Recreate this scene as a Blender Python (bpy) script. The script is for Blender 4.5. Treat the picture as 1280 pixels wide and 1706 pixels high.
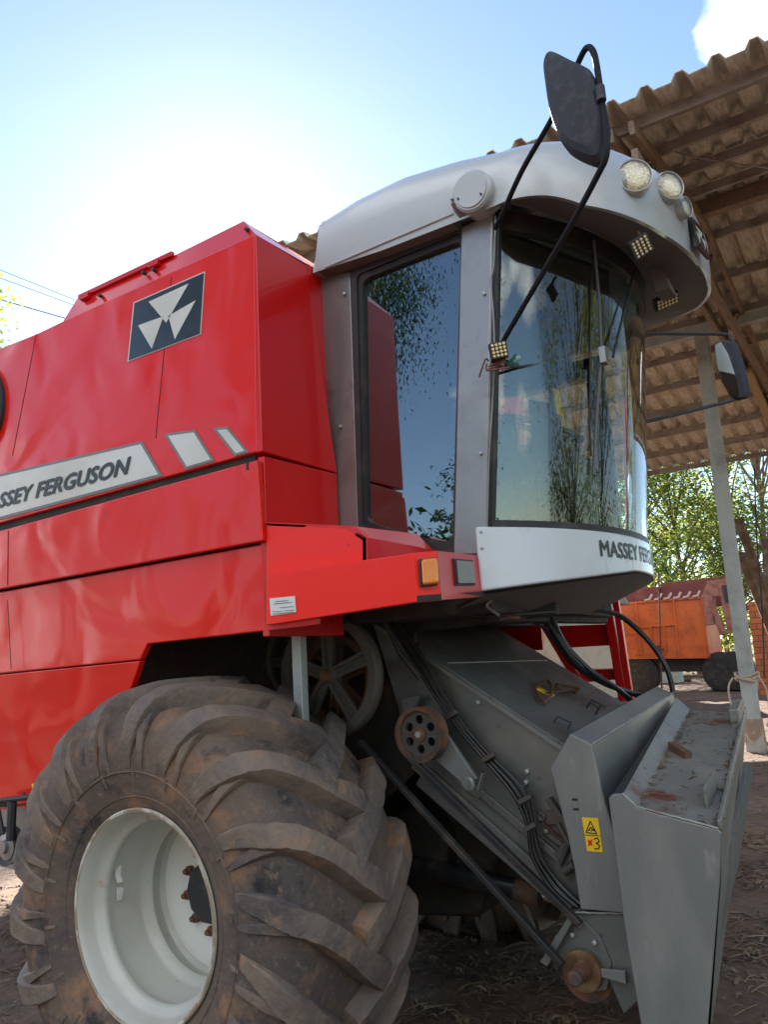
import bpy, bmesh, math, random
import numpy as np
from mathutils import Vector, Matrix, noise
R_=math.radians
for o in list(bpy.data.objects): bpy.data.objects.remove(o)
sc=bpy.context.scene; COL=sc.collection
random.seed(7)
# ---------------------------------------------------------------- camera
F=1330.0; YAW=R_(33); PITCH=R_(10.4); ROLL=R_(3.2); PW,PH=1280.0,1706.0
CAM=Vector((0,0,1.6))
fw=Vector((-math.sin(YAW)*math.cos(PITCH),math.cos(YAW)*math.cos(PITCH),math.sin(PITCH)))
rr=fw.cross(Vector((0,0,1))).normalized(); uu=rr.cross(fw)
RV=rr*math.cos(ROLL)-uu*math.sin(ROLL); UV=uu*math.cos(ROLL)+rr*math.sin(ROLL)
cd=bpy.data.cameras.new('camera'); cam=bpy.data.objects.new('camera',cd); COL.objects.link(cam)
cam.matrix_world=Matrix(((RV.x,UV.x,-fw.x,CAM.x),(RV.y,UV.y,-fw.y,CAM.y),(RV.z,UV.z,-fw.z,CAM.z),(0,0,0,1)))
cd.sensor_fit='VERTICAL'; cd.sensor_height=36; cd.lens=F/PH*36; cd.clip_end=2000; cd.clip_start=0.05
sc.camera=cam
def ray(x,y): return fw*F+RV*(x-PW/2)-UV*(y-PH/2)
def P(x,y,Y=None,X=None,Z=None):
    "the point of the place that lies on the plane Y=, X= or Z= in that direction (survey of the photograph)"
    d=ray(x,y)
    t=(Y-CAM.y)/d.y if Y is not None else (X-CAM.x)/d.x if X is not None else (Z-CAM.z)/d.z
    return CAM+d*t
# ---------------------------------------------------------------- sky, sun, exposure
SUN_AZ=R_(-44); SUN_EL=R_(29)
w=bpy.data.worlds.new('World'); sc.world=w; w.use_nodes=True
nt=w.node_tree; N=nt.nodes; L=nt.links; N.clear()
wo=N.new('ShaderNodeOutputWorld'); bg=N.new('ShaderNodeBackground'); sk=N.new('ShaderNodeTexSky')
sk.sky_type='NISHITA'; sk.sun_disc=False; sk.sun_elevation=SUN_EL; sk.sun_rotation=SUN_AZ
sk.air_density=1.0; sk.dust_density=.24; sk.ozone_density=1.8; sk.altitude=600
bg.inputs[1].default_value=0.07
tc=N.new('ShaderNodeTexCoord')
nz=N.new('ShaderNodeTexNoise'); nz.inputs['Scale'].default_value=2.6; nz.inputs['Detail'].default_value=9; nz.inputs['Roughness'].default_value=.56
mp=N.new('ShaderNodeMapping'); mp.inputs['Scale'].default_value=(1,1,2.0); mp.inputs['Location'].default_value=(3.1,.2,1.2)
L.new(tc.outputs['Generated'],mp.inputs[0]); L.new(mp.outputs[0],nz.inputs['Vector'])
cr=N.new('ShaderNodeValToRGB'); cr.color_ramp.elements[0].position=.535; cr.color_ramp.elements[1].position=.64
mx=N.new('ShaderNodeMixRGB'); mx.inputs[2].default_value=(9,9.2,9.5,1)
sx=N.new('ShaderNodeSeparateXYZ'); L.new(tc.outputs['Generated'],sx.inputs[0])
sy=N.new('ShaderNodeMath'); sy.operation='MULTIPLY_ADD'; sy.inputs[1].default_value=-.13; sy.use_clamp=False; L.new(sx.outputs[1],sy.inputs[0]); L.new(nz.outputs[0],sy.inputs[2])
cdir=ray(1280,20).normalized(); vd=N.new('ShaderNodeVectorMath'); vd.operation='DOT_PRODUCT'; vd.inputs[1].default_value=tuple(cdir); L.new(tc.outputs['Generated'],vd.inputs[0])
vr=N.new('ShaderNodeMapRange'); vr.inputs[1].default_value=.993; vr.inputs[2].default_value=.9998; vr.inputs[3].default_value=0; vr.inputs[4].default_value=.2; L.new(vd.outputs['Value'],vr.inputs[0])
vd2=N.new('ShaderNodeVectorMath'); vd2.operation='DOT_PRODUCT'; vd2.inputs[1].default_value=tuple(Vector((.93,-.30,.42)).normalized()); L.new(tc.outputs['Generated'],vd2.inputs[0])
vr2=N.new('ShaderNodeMapRange'); vr2.inputs[1].default_value=.90; vr2.inputs[2].default_value=.99; vr2.inputs[3].default_value=0; vr2.inputs[4].default_value=.13; L.new(vd2.outputs['Value'],vr2.inputs[0])
sb=N.new('ShaderNodeMath'); sb.operation='ADD'; L.new(sy.outputs[0],sb.inputs[0]); L.new(vr2.outputs[0],sb.inputs[1])
vd3=N.new('ShaderNodeVectorMath'); vd3.operation='DOT_PRODUCT'; vd3.inputs[1].default_value=tuple(Vector((-.55,-.80,.36)).normalized()); L.new(tc.outputs['Generated'],vd3.inputs[0])
vr3=N.new('ShaderNodeMapRange'); vr3.inputs[1].default_value=.90; vr3.inputs[2].default_value=.98; vr3.inputs[3].default_value=0; vr3.inputs[4].default_value=-.12; L.new(vd3.outputs['Value'],vr3.inputs[0])
sc3=N.new('ShaderNodeMath'); sc3.operation='ADD'; L.new(sb.outputs[0],sc3.inputs[0]); L.new(vr3.outputs[0],sc3.inputs[1])
vd4=N.new('ShaderNodeVectorMath'); vd4.operation='DOT_PRODUCT'; vd4.inputs[1].default_value=tuple(ray(380,380).normalized()); L.new(tc.outputs['Generated'],vd4.inputs[0])
vr4=N.new('ShaderNodeMapRange'); vr4.inputs[1].default_value=.80; vr4.inputs[2].default_value=.90; vr4.inputs[3].default_value=0; vr4.inputs[4].default_value=-.2; L.new(vd4.outputs['Value'],vr4.inputs[0])
sd4=N.new('ShaderNodeMath'); sd4.operation='ADD'; L.new(sc3.outputs[0],sd4.inputs[0]); L.new(vr4.outputs[0],sd4.inputs[1])
sa=N.new('ShaderNodeMath'); sa.operation='ADD'; L.new(sd4.outputs[0],sa.inputs[0]); L.new(vr.outputs[0],sa.inputs[1])
L.new(sa.outputs[0],cr.inputs[0])
L.new(cr.outputs[0],mx.inputs[0]); L.new(sk.outputs[0],mx.inputs[1])
L.new(mx.outputs[0],bg.inputs[0]); L.new(bg.outputs[0],wo.inputs[0])
sd=bpy.data.lights.new('sun','SUN'); sd.energy=5.0; sd.angle=R_(.5); sd.color=(1,.93,.82)
so=bpy.data.objects.new('sun',sd); COL.objects.link(so)
sdir=Vector((math.sin(SUN_AZ)*math.cos(SUN_EL),math.cos(SUN_AZ)*math.cos(SUN_EL),math.sin(SUN_EL)))
so.rotation_euler=sdir.to_track_quat('Z','Y').to_euler(); so.location=(0,0,20)
sc.view_settings.view_transform='Standard'; sc.view_settings.look='None'
sc.view_settings.exposure=2.0; sc.view_settings.gamma=1
sc.view_settings.use_curve_mapping=False
# ---------------------------------------------------------------- helpers
class MB:
    def __init__(s): s.v=[]; s.f=[]
    def add(s,v,f):
        b=len(s.v); s.v+= [Vector(p) for p in v]; s.f+=[tuple(i+b for i in q) for q in f]; return s
    def prism(s,pts,off):
        pts=[Vector(p) for p in pts]; off=Vector(off); n=len(pts)
        return s.add(pts+[p+off for p in pts],[tuple(range(n)),tuple(range(2*n-1,n-1,-1))]+[(i,(i+1)%n,n+(i+1)%n,n+i) for i in range(n)])
    def box(s,a,b):
        x0,y0,z0=a; x1,y1,z1=b
        return s.prism([(x0,y0,z0),(x1,y0,z0),(x1,y0,z1),(x0,y0,z1)],(0,y1-y0,0))
    def bar(s,a,b,wd,ht,up=(0,0,1)):
        a=Vector(a); b=Vector(b); d=(b-a).normalized(); sd=d.cross(Vector(up)).normalized()*wd/2; u=sd.cross(d).normalized()*ht/2
        return s.prism([a-sd-u,a+sd-u,a+sd+u,a-sd+u],b-a)
    def tube(s,path,r,n=8,cap=True):
        path=[Vector(p) for p in path]; m=len(path); vs=[]; fs=[]
        t0=(path[1]-path[0]).normalized(); ref=Vector((0,0,1)) if abs(t0.z)<.9 else Vector((1,0,0))
        u=t0.cross(ref).normalized()
        for i,p in enumerate(path):
            t=(path[min(i+1,m-1)]-path[max(i-1,0)]).normalized()
            u=(u-t*u.dot(t)).normalized(); v=t.cross(u)
            ri=r[i] if isinstance(r,(list,tuple)) else r
            vs+=[p+(u*math.cos(2*math.pi*k/n)+v*math.sin(2*math.pi*k/n))*ri for k in range(n)]
        for i in range(m-1):
            for k in range(n): fs.append((i*n+k,i*n+(k+1)%n,(i+1)*n+(k+1)%n,(i+1)*n+k))
        if cap: fs+=[tuple(range(n)),tuple(range(m*n-1,m*n-n-1,-1))]
        return s.add(vs,fs)
    def lathe(s,prof,c,axis=(0,1,0),n=48,a0=0,closed=True):
        "prof: list of (distance along the axis, radius)"
        ax=Vector(axis).normalized(); ref=Vector((0,0,1)) if abs(ax.z)<.9 else Vector((1,0,0))
        u=ax.cross(ref).normalized(); v=ax.cross(u); c=Vector(c); vs=[]; fs=[]; m=len(prof)
        for (a,r) in prof:
            vs+=[c+ax*a+(u*math.cos(a0+2*math.pi*k/n)+v*math.sin(a0+2*math.pi*k/n))*max(r,1e-4) for k in range(n)]
        for i in range(m-1):
            for k in range(n): fs.append((i*n+k,i*n+(k+1)%n,(i+1)*n+(k+1)%n,(i+1)*n+k))
        return s.add(vs,fs)
    def build(s,name,mat,parent=None,bevel=0,seg=2,angle=32,label=None,org=None,smooth=True):
        org=Vector(parent['_o']) if parent is not None and '_o' in parent else Vector(org or (0,0,0))
        me=bpy.data.meshes.new(name); me.from_pydata([p-org for p in s.v],[],s.f)
        bm=bmesh.new(); bm.from_mesh(me); bmesh.ops.recalc_face_normals(bm,faces=bm.faces); bm.to_mesh(me); bm.free()
        if smooth:
            me.polygons.foreach_set('use_smooth',[True]*len(me.polygons)); me.set_sharp_from_angle(angle=R_(angle))
        o=bpy.data.objects.new(name,me); COL.objects.link(o); me.materials.append(mat)
        if parent is not None:
            o.parent=parent; o['_o']=tuple(org)
        else: o.location=org; o['_o']=tuple(org)
        if bevel:
            b=o.modifiers.new('bevel','BEVEL'); b.width=bevel; b.segments=seg; b.limit_method='ANGLE'; b.angle_limit=R_(35); b.harden_normals=True
        if label: o['label']=label
        return o
def thing(name,label,cat,loc,group=None):
    o=bpy.data.objects.new(name,None); COL.objects.link(o); o.location=loc; o['_o']=tuple(loc); o.empty_display_size=.2
    o['label']=label; o['category']=cat
    if group: o['group']=group
    return o
def tag(o,label,cat,group=None,kind=None):
    if label: o['label']=label
    if cat: o['category']=cat
    if group: o['group']=group
    if kind: o['kind']=kind
    return o
def catmull(pts,n=8):
    pts=[Vector(p) for p in pts]; out=[]
    for i in range(len(pts)-1):
        p0=pts[max(i-1,0)]; p1=pts[i]; p2=pts[i+1]; p3=pts[min(i+2,len(pts)-1)]
        for k in range(n):
            t=k/n; out.append(.5*((2*p1)+(p2-p0)*t+(2*p0-5*p1+4*p2-p3)*t*t+(3*p1-p0-3*p2+p3)*t**3))
    return out+[pts[-1]]
# ---------------------------------------------------------------- materials
def mat(name,col,rough=.5,metal=0,coat=0,var=None,vscale=4,vlo=.45,vhi=.65,bump=0,bscale=30,bdet=6,dent=0,dscale=1.5,spec=.5,coords='Object',stretch=None,coat_rough=.05,layers=(),rough2=None):
    m=bpy.data.materials.new(name); m.use_nodes=True; t=m.node_tree; n=t.nodes; l=t.links
    b=n['Principled BSDF']; b.inputs['Roughness'].default_value=rough; b.inputs['Metallic'].default_value=metal
    b.inputs['Coat Weight'].default_value=coat; b.inputs['Coat Roughness'].default_value=coat_rough
    b.inputs['Specular IOR Level'].default_value=spec
    c=n.new('ShaderNodeTexCoord'); src=c.outputs[coords]
    if stretch:
        mp=n.new('ShaderNodeMapping'); mp.inputs['Scale'].default_value=stretch; l.new(src,mp.inputs[0]); src=mp.outputs[0]
    cur=None
    ls=list(layers)
    if var: ls.insert(0,(var,vscale,vlo,vhi))
    first=n.new('ShaderNodeRGB'); first.outputs[0].default_value=(*col,1); cur=first.outputs[0]
    for i,(vc,vs,lo,hi) in enumerate(ls):
        z=n.new('ShaderNodeTexNoise'); z.inputs['Scale'].default_value=vs; z.inputs['Detail'].default_value=8; z.inputs['Roughness'].default_value=.62
        of=n.new('ShaderNodeVectorMath'); of.operation='ADD'; of.inputs[1].default_value=(i*7.3,i*3.1,i*5.7); l.new(src,of.inputs[0]); l.new(of.outputs[0],z.inputs['Vector'])
        r=n.new('ShaderNodeMapRange'); r.inputs[1].default_value=lo; r.inputs[2].default_value=hi; l.new(z.outputs[0],r.inputs[0])
        x=n.new('ShaderNodeMixRGB'); x.inputs[2].default_value=(*vc,1); l.new(r.outputs[0],x.inputs[0]); l.new(cur,x.inputs[1]); cur=x.outputs[0]
        if i==0 and rough2 is not None:
            rr_=n.new('ShaderNodeMapRange'); rr_.inputs[3].default_value=rough; rr_.inputs[4].default_value=rough2
            l.new(r.outputs[0],rr_.inputs[0]); l.new(rr_.outputs[0],b.inputs['Roughness'])
    l.new(cur,b.inputs['Base Color'])
    prev=None
    for (st,scl,det) in ((bump,bscale,bdet),(dent,dscale,1.5)):
        if not st: continue
        z=n.new('ShaderNodeTexNoise'); z.inputs['Scale'].default_value=scl; z.inputs['Detail'].default_value=det; l.new(src,z.inputs['Vector'])
        if det==1.5: z.inputs['Distortion'].default_value=.6
        bp=n.new('ShaderNodeBump'); bp.inputs['Strength'].default_value=1.0; bp.inputs['Distance'].default_value=st; l.new(z.outputs[0],bp.inputs['Height'])
        if prev: l.new(prev,bp.inputs['Normal'])
        prev=bp.outputs[0]
    if prev:
        l.new(prev,b.inputs['Normal']); 
        if coat: l.new(prev,b.inputs['Coat Normal'])
    return m
RED=mat('red_paint',(.68,.008,.003),.32,0,.5,dent=.030,dscale=2.4,spec=.3,layers=(((.68,.009,.004),1.2,.45,.75),((.36,.03,.025),60,.66,.8),((.46,.04,.03),7,.64,.80),((.52,.05,.035),.9,.5,.95)),coat_rough=.10)
REDF=mat('red_paint_flat',(.56,.004,.005),.32,0,.35,spec=.35,dent=.004,dscale=2.0,layers=(((.50,.03,.025),50,.64,.8),),coat_rough=.05)
REDO=mat('orange_bounce_red_paint',(.82,.014,.005),.42,0,.25,spec=.35,dent=.006,dscale=2.0,layers=(((.3,.03,.02),45,.66,.76),),coat_rough=.12)  # red paint with warm ground bounce mixed into its colour; also orange skirt strip
SILV=mat('silver_grey_paint',(.44,.465,.48),.38,.15,.5,dent=.004,dscale=2,bump=.0004,bscale=120,layers=(((.38,.36,.32),3,.5,.75),((.30,.27,.22),40,.66,.8)))
WHITE=mat('pale_grey_paint',(.56,.60,.63),.32,0,.6,dent=.002,dscale=3,layers=(((.45,.43,.38),5,.55,.8),))
PILL=mat('metallic_grey_paint',(.27,.28,.285),.33,.55,.5,dent=.004,dscale=2,layers=(((.215,.215,.21),4,.5,.7),((.17,.16,.15),9,.60,.78)))
SOFF=mat('brown_grey_plastic',(.16,.135,.125),.7,bump=.0006,bscale=80)
BLK=mat('black_rubber_trim',(.014,.014,.016),.5,bump=.0006,bscale=90,layers=(((.07,.055,.045),8,.5,.75),))
BLKP=mat('black_plastic',(.025,.027,.033),.58,bump=.0005,bscale=150,layers=(((.10,.09,.085),14,.55,.8),))
HOSE=mat('black_hose_rubber',(.010,.010,.011),.4,bump=.0003,bscale=90)
HOUSE=mat('mirror_housing_plastic',(.022,.026,.04),.7,bump=.001,bscale=160,layers=(((.06,.06,.065),30,.5,.75),))
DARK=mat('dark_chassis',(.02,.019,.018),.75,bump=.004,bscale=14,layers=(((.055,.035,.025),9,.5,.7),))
GREY=mat('feeder_grey_paint',(.125,.133,.13),.42,.25,.25,dent=.005,dscale=2.4,bump=.0006,bscale=70,coat_rough=.2,layers=(((.20,.19,.17),3,.48,.75),((.06,.055,.05),26,.62,.74),((.22,.17,.13),12,.66,.78)),rough2=.6)
WORN=mat('worn_grey_steel',(.20,.205,.19),.5,.3,.1,bump=.0012,bscale=60,dent=.004,dscale=3,layers=(((.30,.29,.26),5,.45,.7),((.16,.05,.035),3.2,.6,.68),((.07,.06,.055),24,.6,.72)))
LGREY=mat('light_plate_paint',(.165,.178,.178),.42,.2,.2,dent=.010,dscale=1.6,bump=.0007,bscale=90,layers=(((.25,.25,.235),2.2,.46,.72),((.11,.10,.09),22,.66,.80),((.17,.09,.06),6,.68,.76),((.30,.30,.285),9,.60,.76)),rough2=.55,stretch=(1.6,1.6,.5))
RUST=mat('rusty_iron',(.19,.085,.045),.8,.2,bump=.002,bscale=60,layers=(((.07,.055,.05),7,.45,.6),))
CAST=mat('cast_iron_grey',(.095,.092,.085),.6,.4,bump=.001,bscale=70,layers=(((.12,.085,.06),9,.52,.72),))
GALV=mat('galvanised_steel',(.42,.47,.47),.45,.6,bump=.0005,bscale=60,layers=(((.25,.24,.22),8,.5,.75),))
CHROME=mat('chrome_rod',(.8,.8,.8),.12,1)
RIMM=mat('rim_paint',(.50,.51,.47),.42,0,.2,bump=.0008,bscale=50,layers=(((.42,.40,.34),2.5,.45,.7),((.30,.15,.07),6,.62,.72),((.2,.16,.12),40,.66,.76)))
RIMC=mat('rim_disc_paint',(.68,.69,.66),.45,0,.1,layers=(((.45,.38,.3),7,.6,.8),))
BEAD=mat('rim_edge_rust',(.30,.22,.15),.7,layers=(((.55,.52,.46),8,.5,.6),))
TYRE=mat('dusty_tyre_rubber',(.058,.052,.052),.75,bump=.007,bscale=34,bdet=12,layers=(((.14,.102,.080),2.2,.30,.60),((.27,.15,.085),5,.54,.70),((.02,.022,.028),5,.56,.66),((.17,.125,.095),34,.56,.7)),spec=.3)  # brown dust on rubber, toned darker than the lugs for shaded grooves
LUGM=mat('worn_lit_lug_rubber',(.050,.050,.058),.62,bump=.008,bscale=30,bdet=12,layers=(((.185,.140,.110),3.2,.30,.60),((.30,.165,.095),6,.56,.70),((.155,.125,.10),38,.55,.68)),spec=.35)  # worn dusty rubber, coloured paler than the carcass to stand for lit tops
STICK=mat('silver_decal_film',(.60,.61,.58),.4,.1,.3,layers=(((.50,.50,.44),3,.4,.7),))
DGREY=mat('decal_border_grey',(.15,.18,.19),.5)
INK=mat('decal_black',(.012,.016,.022),.25,0,.6)
LETT=mat('lettering_ink',(.025,.04,.045),.4)
YEL=mat('yellow_sticker',(.85,.55,.01),.45,layers=(((.5,.35,.05),12,.6,.8),))
WSTK=mat('white_sticker',(.62,.66,.66),.45)
AMB=mat('amber_lens',(.75,.22,.01),.15,0,.8,bump=.002,bscale=30)
LED=mat('lamp_reflector',(.75,.68,.52),.2,.6,bump=.003,bscale=120)
CHIP=mat('led_chip',(.85,.72,.40),.2,.2)
COPPER=mat('wire_wrap',(.17,.05,.035),.6)
GREENW=mat('green_wire',(.02,.12,.10),.6)
SEATM=mat('seat_cloth',(.03,.03,.033),.9)
WOOD=mat('weathered_roof_timber',(.20,.15,.115),.8,bump=.003,bscale=25,stretch=(6,.6,6),layers=(((.24,.155,.095),4,.4,.6),((.07,.045,.03),6,.55,.7)))
PURL=mat('painted_purlin_steel',(.32,.29,.265),.7,bump=.001,bscale=25,layers=(((.16,.12,.10),3,.45,.7),))
ROOFS=mat('dusty_fibre_cement',(.60,.57,.49),.85,bump=.003,bscale=20,stretch=(5,.5,5),layers=(((.42,.38,.30),5,.4,.62),((.58,.53,.42),9,.55,.75)))
POSTM=mat('pale_concrete_post',(.42,.45,.43),.8,bump=.002,bscale=30,layers=(((.24,.25,.235),2,.45,.7),((.2,.15,.11),9,.62,.8)))
PBASE=mat('dirty_concrete',(.30,.21,.155),.9,bump=.003,bscale=20,layers=(((.42,.40,.36),4,.5,.6),))
ORG=mat('faded_orange_paint',(.62,.12,.018),.6,0,.1,bump=.001,bscale=30,layers=(((.46,.08,.018),2.2,.45,.65),((.13,.05,.03),9,.58,.7)))
DRED=mat('oxide_red_steel',(.12,.03,.025),.7,bump=.002,bscale=20,layers=(((.2,.07,.05),3,.5,.7),))
PINKW=mat('faded_pink_boards',(.36,.15,.11),.8,layers=(((.2,.08,.05),6,.45,.65),))
CREAM=mat('cream_wall',(.62,.52,.40),.85,layers=(((.5,.38,.28),3,.5,.7),))
BARK=mat('bark',(.11,.075,.05),.95,bump=.02,bscale=14,layers=(((.2,.15,.11),5,.45,.65),))
ROPE=mat('pale_rope',(.45,.38,.30),.9)
BAGM=mat('green_bag',(.04,.13,.07),.7,layers=(((.4,.35,.3),6,.5,.6),))
TROUGH=mat('pale_trough',(.34,.42,.36),.7,layers=(((.25,.2,.15),5,.5,.7),))
# ground
GR=mat('bare_earth',(.13,.078,.053),.95,bump=.03,bscale=9,bdet=12,coords='Object',layers=(((.19,.112,.073),1.1,.42,.6),((.07,.046,.034),7,.5,.66),((.28,.20,.135),30,.60,.72)))
def leafmat(name,c1,c2,tr=.45):
    m=bpy.data.materials.new(name); m.use_nodes=True; t=m.node_tree; n=t.nodes; l=t.links; n.clear()
    o=n.new('ShaderNodeOutputMaterial'); d=n.new('ShaderNodeBsdfDiffuse'); r=n.new('ShaderNodeBsdfTranslucent'); x=n.new('ShaderNodeMixShader'); x.inputs[0].default_value=tr
    c=n.new('ShaderNodeTexCoord'); z=n.new('ShaderNodeTexNoise'); z.inputs['Scale'].default_value=.9; z.inputs['Detail'].default_value=5
    l.new(c.outputs['Object'],z.inputs['Vector']); mr=n.new('ShaderNodeMapRange'); mr.inputs[1].default_value=.4; mr.inputs[2].default_value=.62; l.new(z.outputs[0],mr.inputs[0])
    k=n.new('ShaderNodeMixRGB'); k.inputs[1].default_value=(*c1,1); k.inputs[2].default_value=(*c2,1); l.new(mr.outputs[0],k.inputs[0])
    l.new(k.outputs[0],d.inputs[0]); l.new(k.outputs[0],r.inputs[0]); l.new(d.outputs[0],x.inputs[1]); l.new(r.outputs[0],x.inputs[2]); l.new(x.outputs[0],o.inputs[0]); return m
LEAF=leafmat('leaf_dark',(.05,.10,.025),(.17,.22,.05),.55)
LEAF2=leafmat('leaf_yellow_green',(.18,.25,.04),(.40,.40,.10),.6)
LEAF3=leafmat('leaf_eucalyptus',(.025,.05,.02),(.05,.08,.03),.35)
LITTER=mat('dry_litter',(.24,.165,.105),.9,layers=(((.10,.065,.04),3,.4,.6),((.38,.30,.2),7,.58,.68)))
def glassmat(name,tint,f0,rough=0,bmp=0,bs=1.5):
    m=bpy.data.materials.new(name); m.use_nodes=True; t=m.node_tree; n=t.nodes; l=t.links; n.clear()
    o=n.new('ShaderNodeOutputMaterial'); a=n.new('ShaderNodeBsdfTransparent'); a.inputs[0].default_value=(*tint,1)
    g=n.new('ShaderNodeBsdfGlossy'); g.inputs['Roughness'].default_value=rough; g.inputs['Color'].default_value=(.93,.97,1,1)
    lw=n.new('ShaderNodeFresnel'); lw.inputs[0].default_value=1.5
    mr=n.new('ShaderNodeMapRange'); mr.inputs[1].default_value=.04; mr.inputs[2].default_value=1; mr.inputs[3].default_value=f0; mr.inputs[4].default_value=1
    x=n.new('ShaderNodeMixShader'); l.new(lw.outputs[0],mr.inputs[0]); l.new(mr.outputs[0],x.inputs[0]); l.new(a.outputs[0],x.inputs[1]); l.new(g.outputs[0],x.inputs[2]); l.new(x.outputs[0],o.inputs[0])
    if bmp:
        c=n.new('ShaderNodeTexCoord'); z=n.new('ShaderNodeTexNoise'); z.inputs['Scale'].default_value=bs; z.inputs['Detail'].default_value=1
        bp=n.new('ShaderNodeBump'); bp.inputs['Strength'].default_value=1; bp.inputs['Distance'].default_value=bmp
        l.new(c.outputs['Object'],z.inputs['Vector']); l.new(z.outputs[0],bp.inputs['Height']); l.new(bp.outputs[0],g.inputs['Normal']); l.new(bp.outputs[0],lw.inputs['Normal'])
    return m
WGL=glassmat('tinted_door_glass',(.50,.56,.56),.20)
FARG=glassmat('clear_far_glass',(.88,.92,.88),.03)
FGL=glassmat('windshield_glass',(.93,.985,.90),.075,bmp=.004,bs=1.6)
LENS=glassmat('lamp_lens_glass',(.95,.93,.88),.12,rough=.05,bmp=.004,bs=70)
MIRR=mat('mirror_glass',(.9,.92,.9),.02,1)
# ================================================================ SETTING: ground
def ground():
    xs=np.concatenate([np.linspace(-400,-14,14),np.linspace(-12,6,150),np.linspace(8,400,14)])
    ys=np.concatenate([np.linspace(-400,-4,12),np.linspace(-2,24,200),np.linspace(26,500,16)])
    v=[];f=[]
    for y in ys:
        for x in xs:
            z=0
            if -12<=x<=6 and -2<=y<=24:
                z=.05*noise.noise(Vector((x*.6,y*.6,0)))+.035*noise.noise(Vector((x*2.3,y*2.3,4)))+.02*noise.noise(Vector((x*7,y*7,9)))
            v.append((x,y,z))
    nx=len(xs)
    for j in range(len(ys)-1):
        for i in range(nx-1): f.append((j*nx+i,j*nx+i+1,(j+1)*nx+i+1,(j+1)*nx+i))
    m=MB(); m.add(v,f); o=m.build('ground',GR,smooth=True,angle=180); o['kind']='structure'
ground()
def litter():
    rng=np.random.default_rng(5); m=MB(); v=[];f=[]
    def strip(x,y,z,a,l,wd,lift,curl):
        ca,sa=math.cos(a),math.sin(a); b=len(v)
        for k in range(4):
            t=k/3-.5; bx=t*l; off=curl*l*(t*t*4-1)
            cx=x+ca*bx-sa*off; cy=y+sa*bx+ca*off; cz=z+lift*(1-4*t*t)+.004
            ww=wd*(1-1.6*t*t)
            v.append((cx-sa*ww,cy+ca*ww,cz)); v.append((cx+sa*ww,cy-ca*ww,cz+.003))
        for k in range(3): f.append((b+2*k,b+2*k+1,b+2*k+3,b+2*k+2))
    for i in range(30000):
        u=rng.random()
        if u<.62: x=rng.uniform(-3.6,.8); y=rng.uniform(1.2,7.5)
        elif u<.8: x=rng.uniform(-7,-2.5); y=rng.uniform(1.0,7)
        else: x=rng.uniform(-7,3); y=rng.uniform(6,20)
        if noise.noise(Vector((x*1.3,y*1.3,2)))+.5*noise.noise(Vector((x*4,y*4,7)))+rng.uniform(-.35,.35)<-.05: continue
        z=.05*noise.noise(Vector((x*.6,y*.6,0)))+.035*noise.noise(Vector((x*2.3,y*2.3,4)))+.02*noise.noise(Vector((x*7,y*7,9)))
        tw=rng.random()<.45
        strip(x,y,z,rng.uniform(0,6.3),rng.uniform(.05,.22) if tw else rng.uniform(.03,.085),rng.uniform(.0016,.0036) if tw else rng.uniform(.005,.012),rng.uniform(0,.02),rng.uniform(-.07,.07))
    m.add(v,f); o=m.build('leaf_litter',LITTER,smooth=False); tag(o,'dry twigs, straw and fallen leaves strewn over the brown earth','litter',kind='stuff')
litter()
def clods():
    rng=np.random.default_rng(8); m=MB()
    for i in range(1500):
        x=rng.uniform(-6.5,.8); y=rng.uniform(1.3,8); r=rng.uniform(.004,.016)
        if rng.random()<.03: r*=2
        z=.05*noise.noise(Vector((x*.6,y*.6,0)))+.035*noise.noise(Vector((x*2.3,y*2.3,4)))+.02*noise.noise(Vector((x*7,y*7,9)))
        pts=[Vector((rng.uniform(.7,1.2)*d[0],rng.uniform(.7,1.2)*d[1],rng.uniform(.5,1)*d[2]))*r+Vector((x,y,z)) for d in ((1,0,0),(0,1,0),(-1,0,0),(0,-1,0),(0,0,1),(0,0,-.7))]
        m.add(pts,[(0,1,4),(1,2,4),(2,3,4),(3,0,4),(1,0,5),(2,1,5),(3,2,5),(0,3,5)])
    o=m.build('soil_clods',GR,smooth=False); tag(o,'small clods of brown earth scattered over the yard','clods',kind='stuff')
clods()
# ================================================================ THE COMBINE
C=thing('combine_harvester','large red and silver combine harvester parked beside the shed, header removed','combine harvester',(-2.4,3.45,0))
YS=2.15; YC=2.62
def onS(*q,Y=YS): return [P(x,y,Y=Y) for x,y in q]
# --- upper red side body
XF=-1.93
up=onS((424,390),(428,753),(0,871)); z1=up[2].z
lt=P(0,580,Y=YS)
ridge=onS((110,532),(60,556))
m=MB(); m.prism([up[0],up[1],P(0,871,Y=YS),Vector((-5.2,YS,2.33)),Vector((-5.2,YS,2.9)),lt,ridge[1],ridge[0]],(0,.03,0))
ub=m.build('upper_side_panel',RED,C,bevel=.006)
# front return of the tank side, facing forward
A=up[0]; Bq=up[1]
pt=[Vector((XF,YS+.001,A.z)),Vector((XF,2.46,A.z-.005)),Vector((XF,YC-.005,2.37)),Vector((XF,YS+.001,2.375))]
m=MB(); m.prism([p+Vector((.012,0,0)) for p in pt],(-.03,0,0)); m.build('tank_front_panel',REDF,C,bevel=.005)
m=MB(); m.prism([Vector((XF-.03,YS+.03,2.30)),Vector((XF-.03,YC+.9,2.30)),Vector((XF-.03,YC+.9,3.42)),Vector((XF-.03,2.50,3.28)),Vector((XF-.03,YS+.03,3.26))],(-.02,0,0)); m.build('tank_rear_bulkhead',REDF,C)
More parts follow.
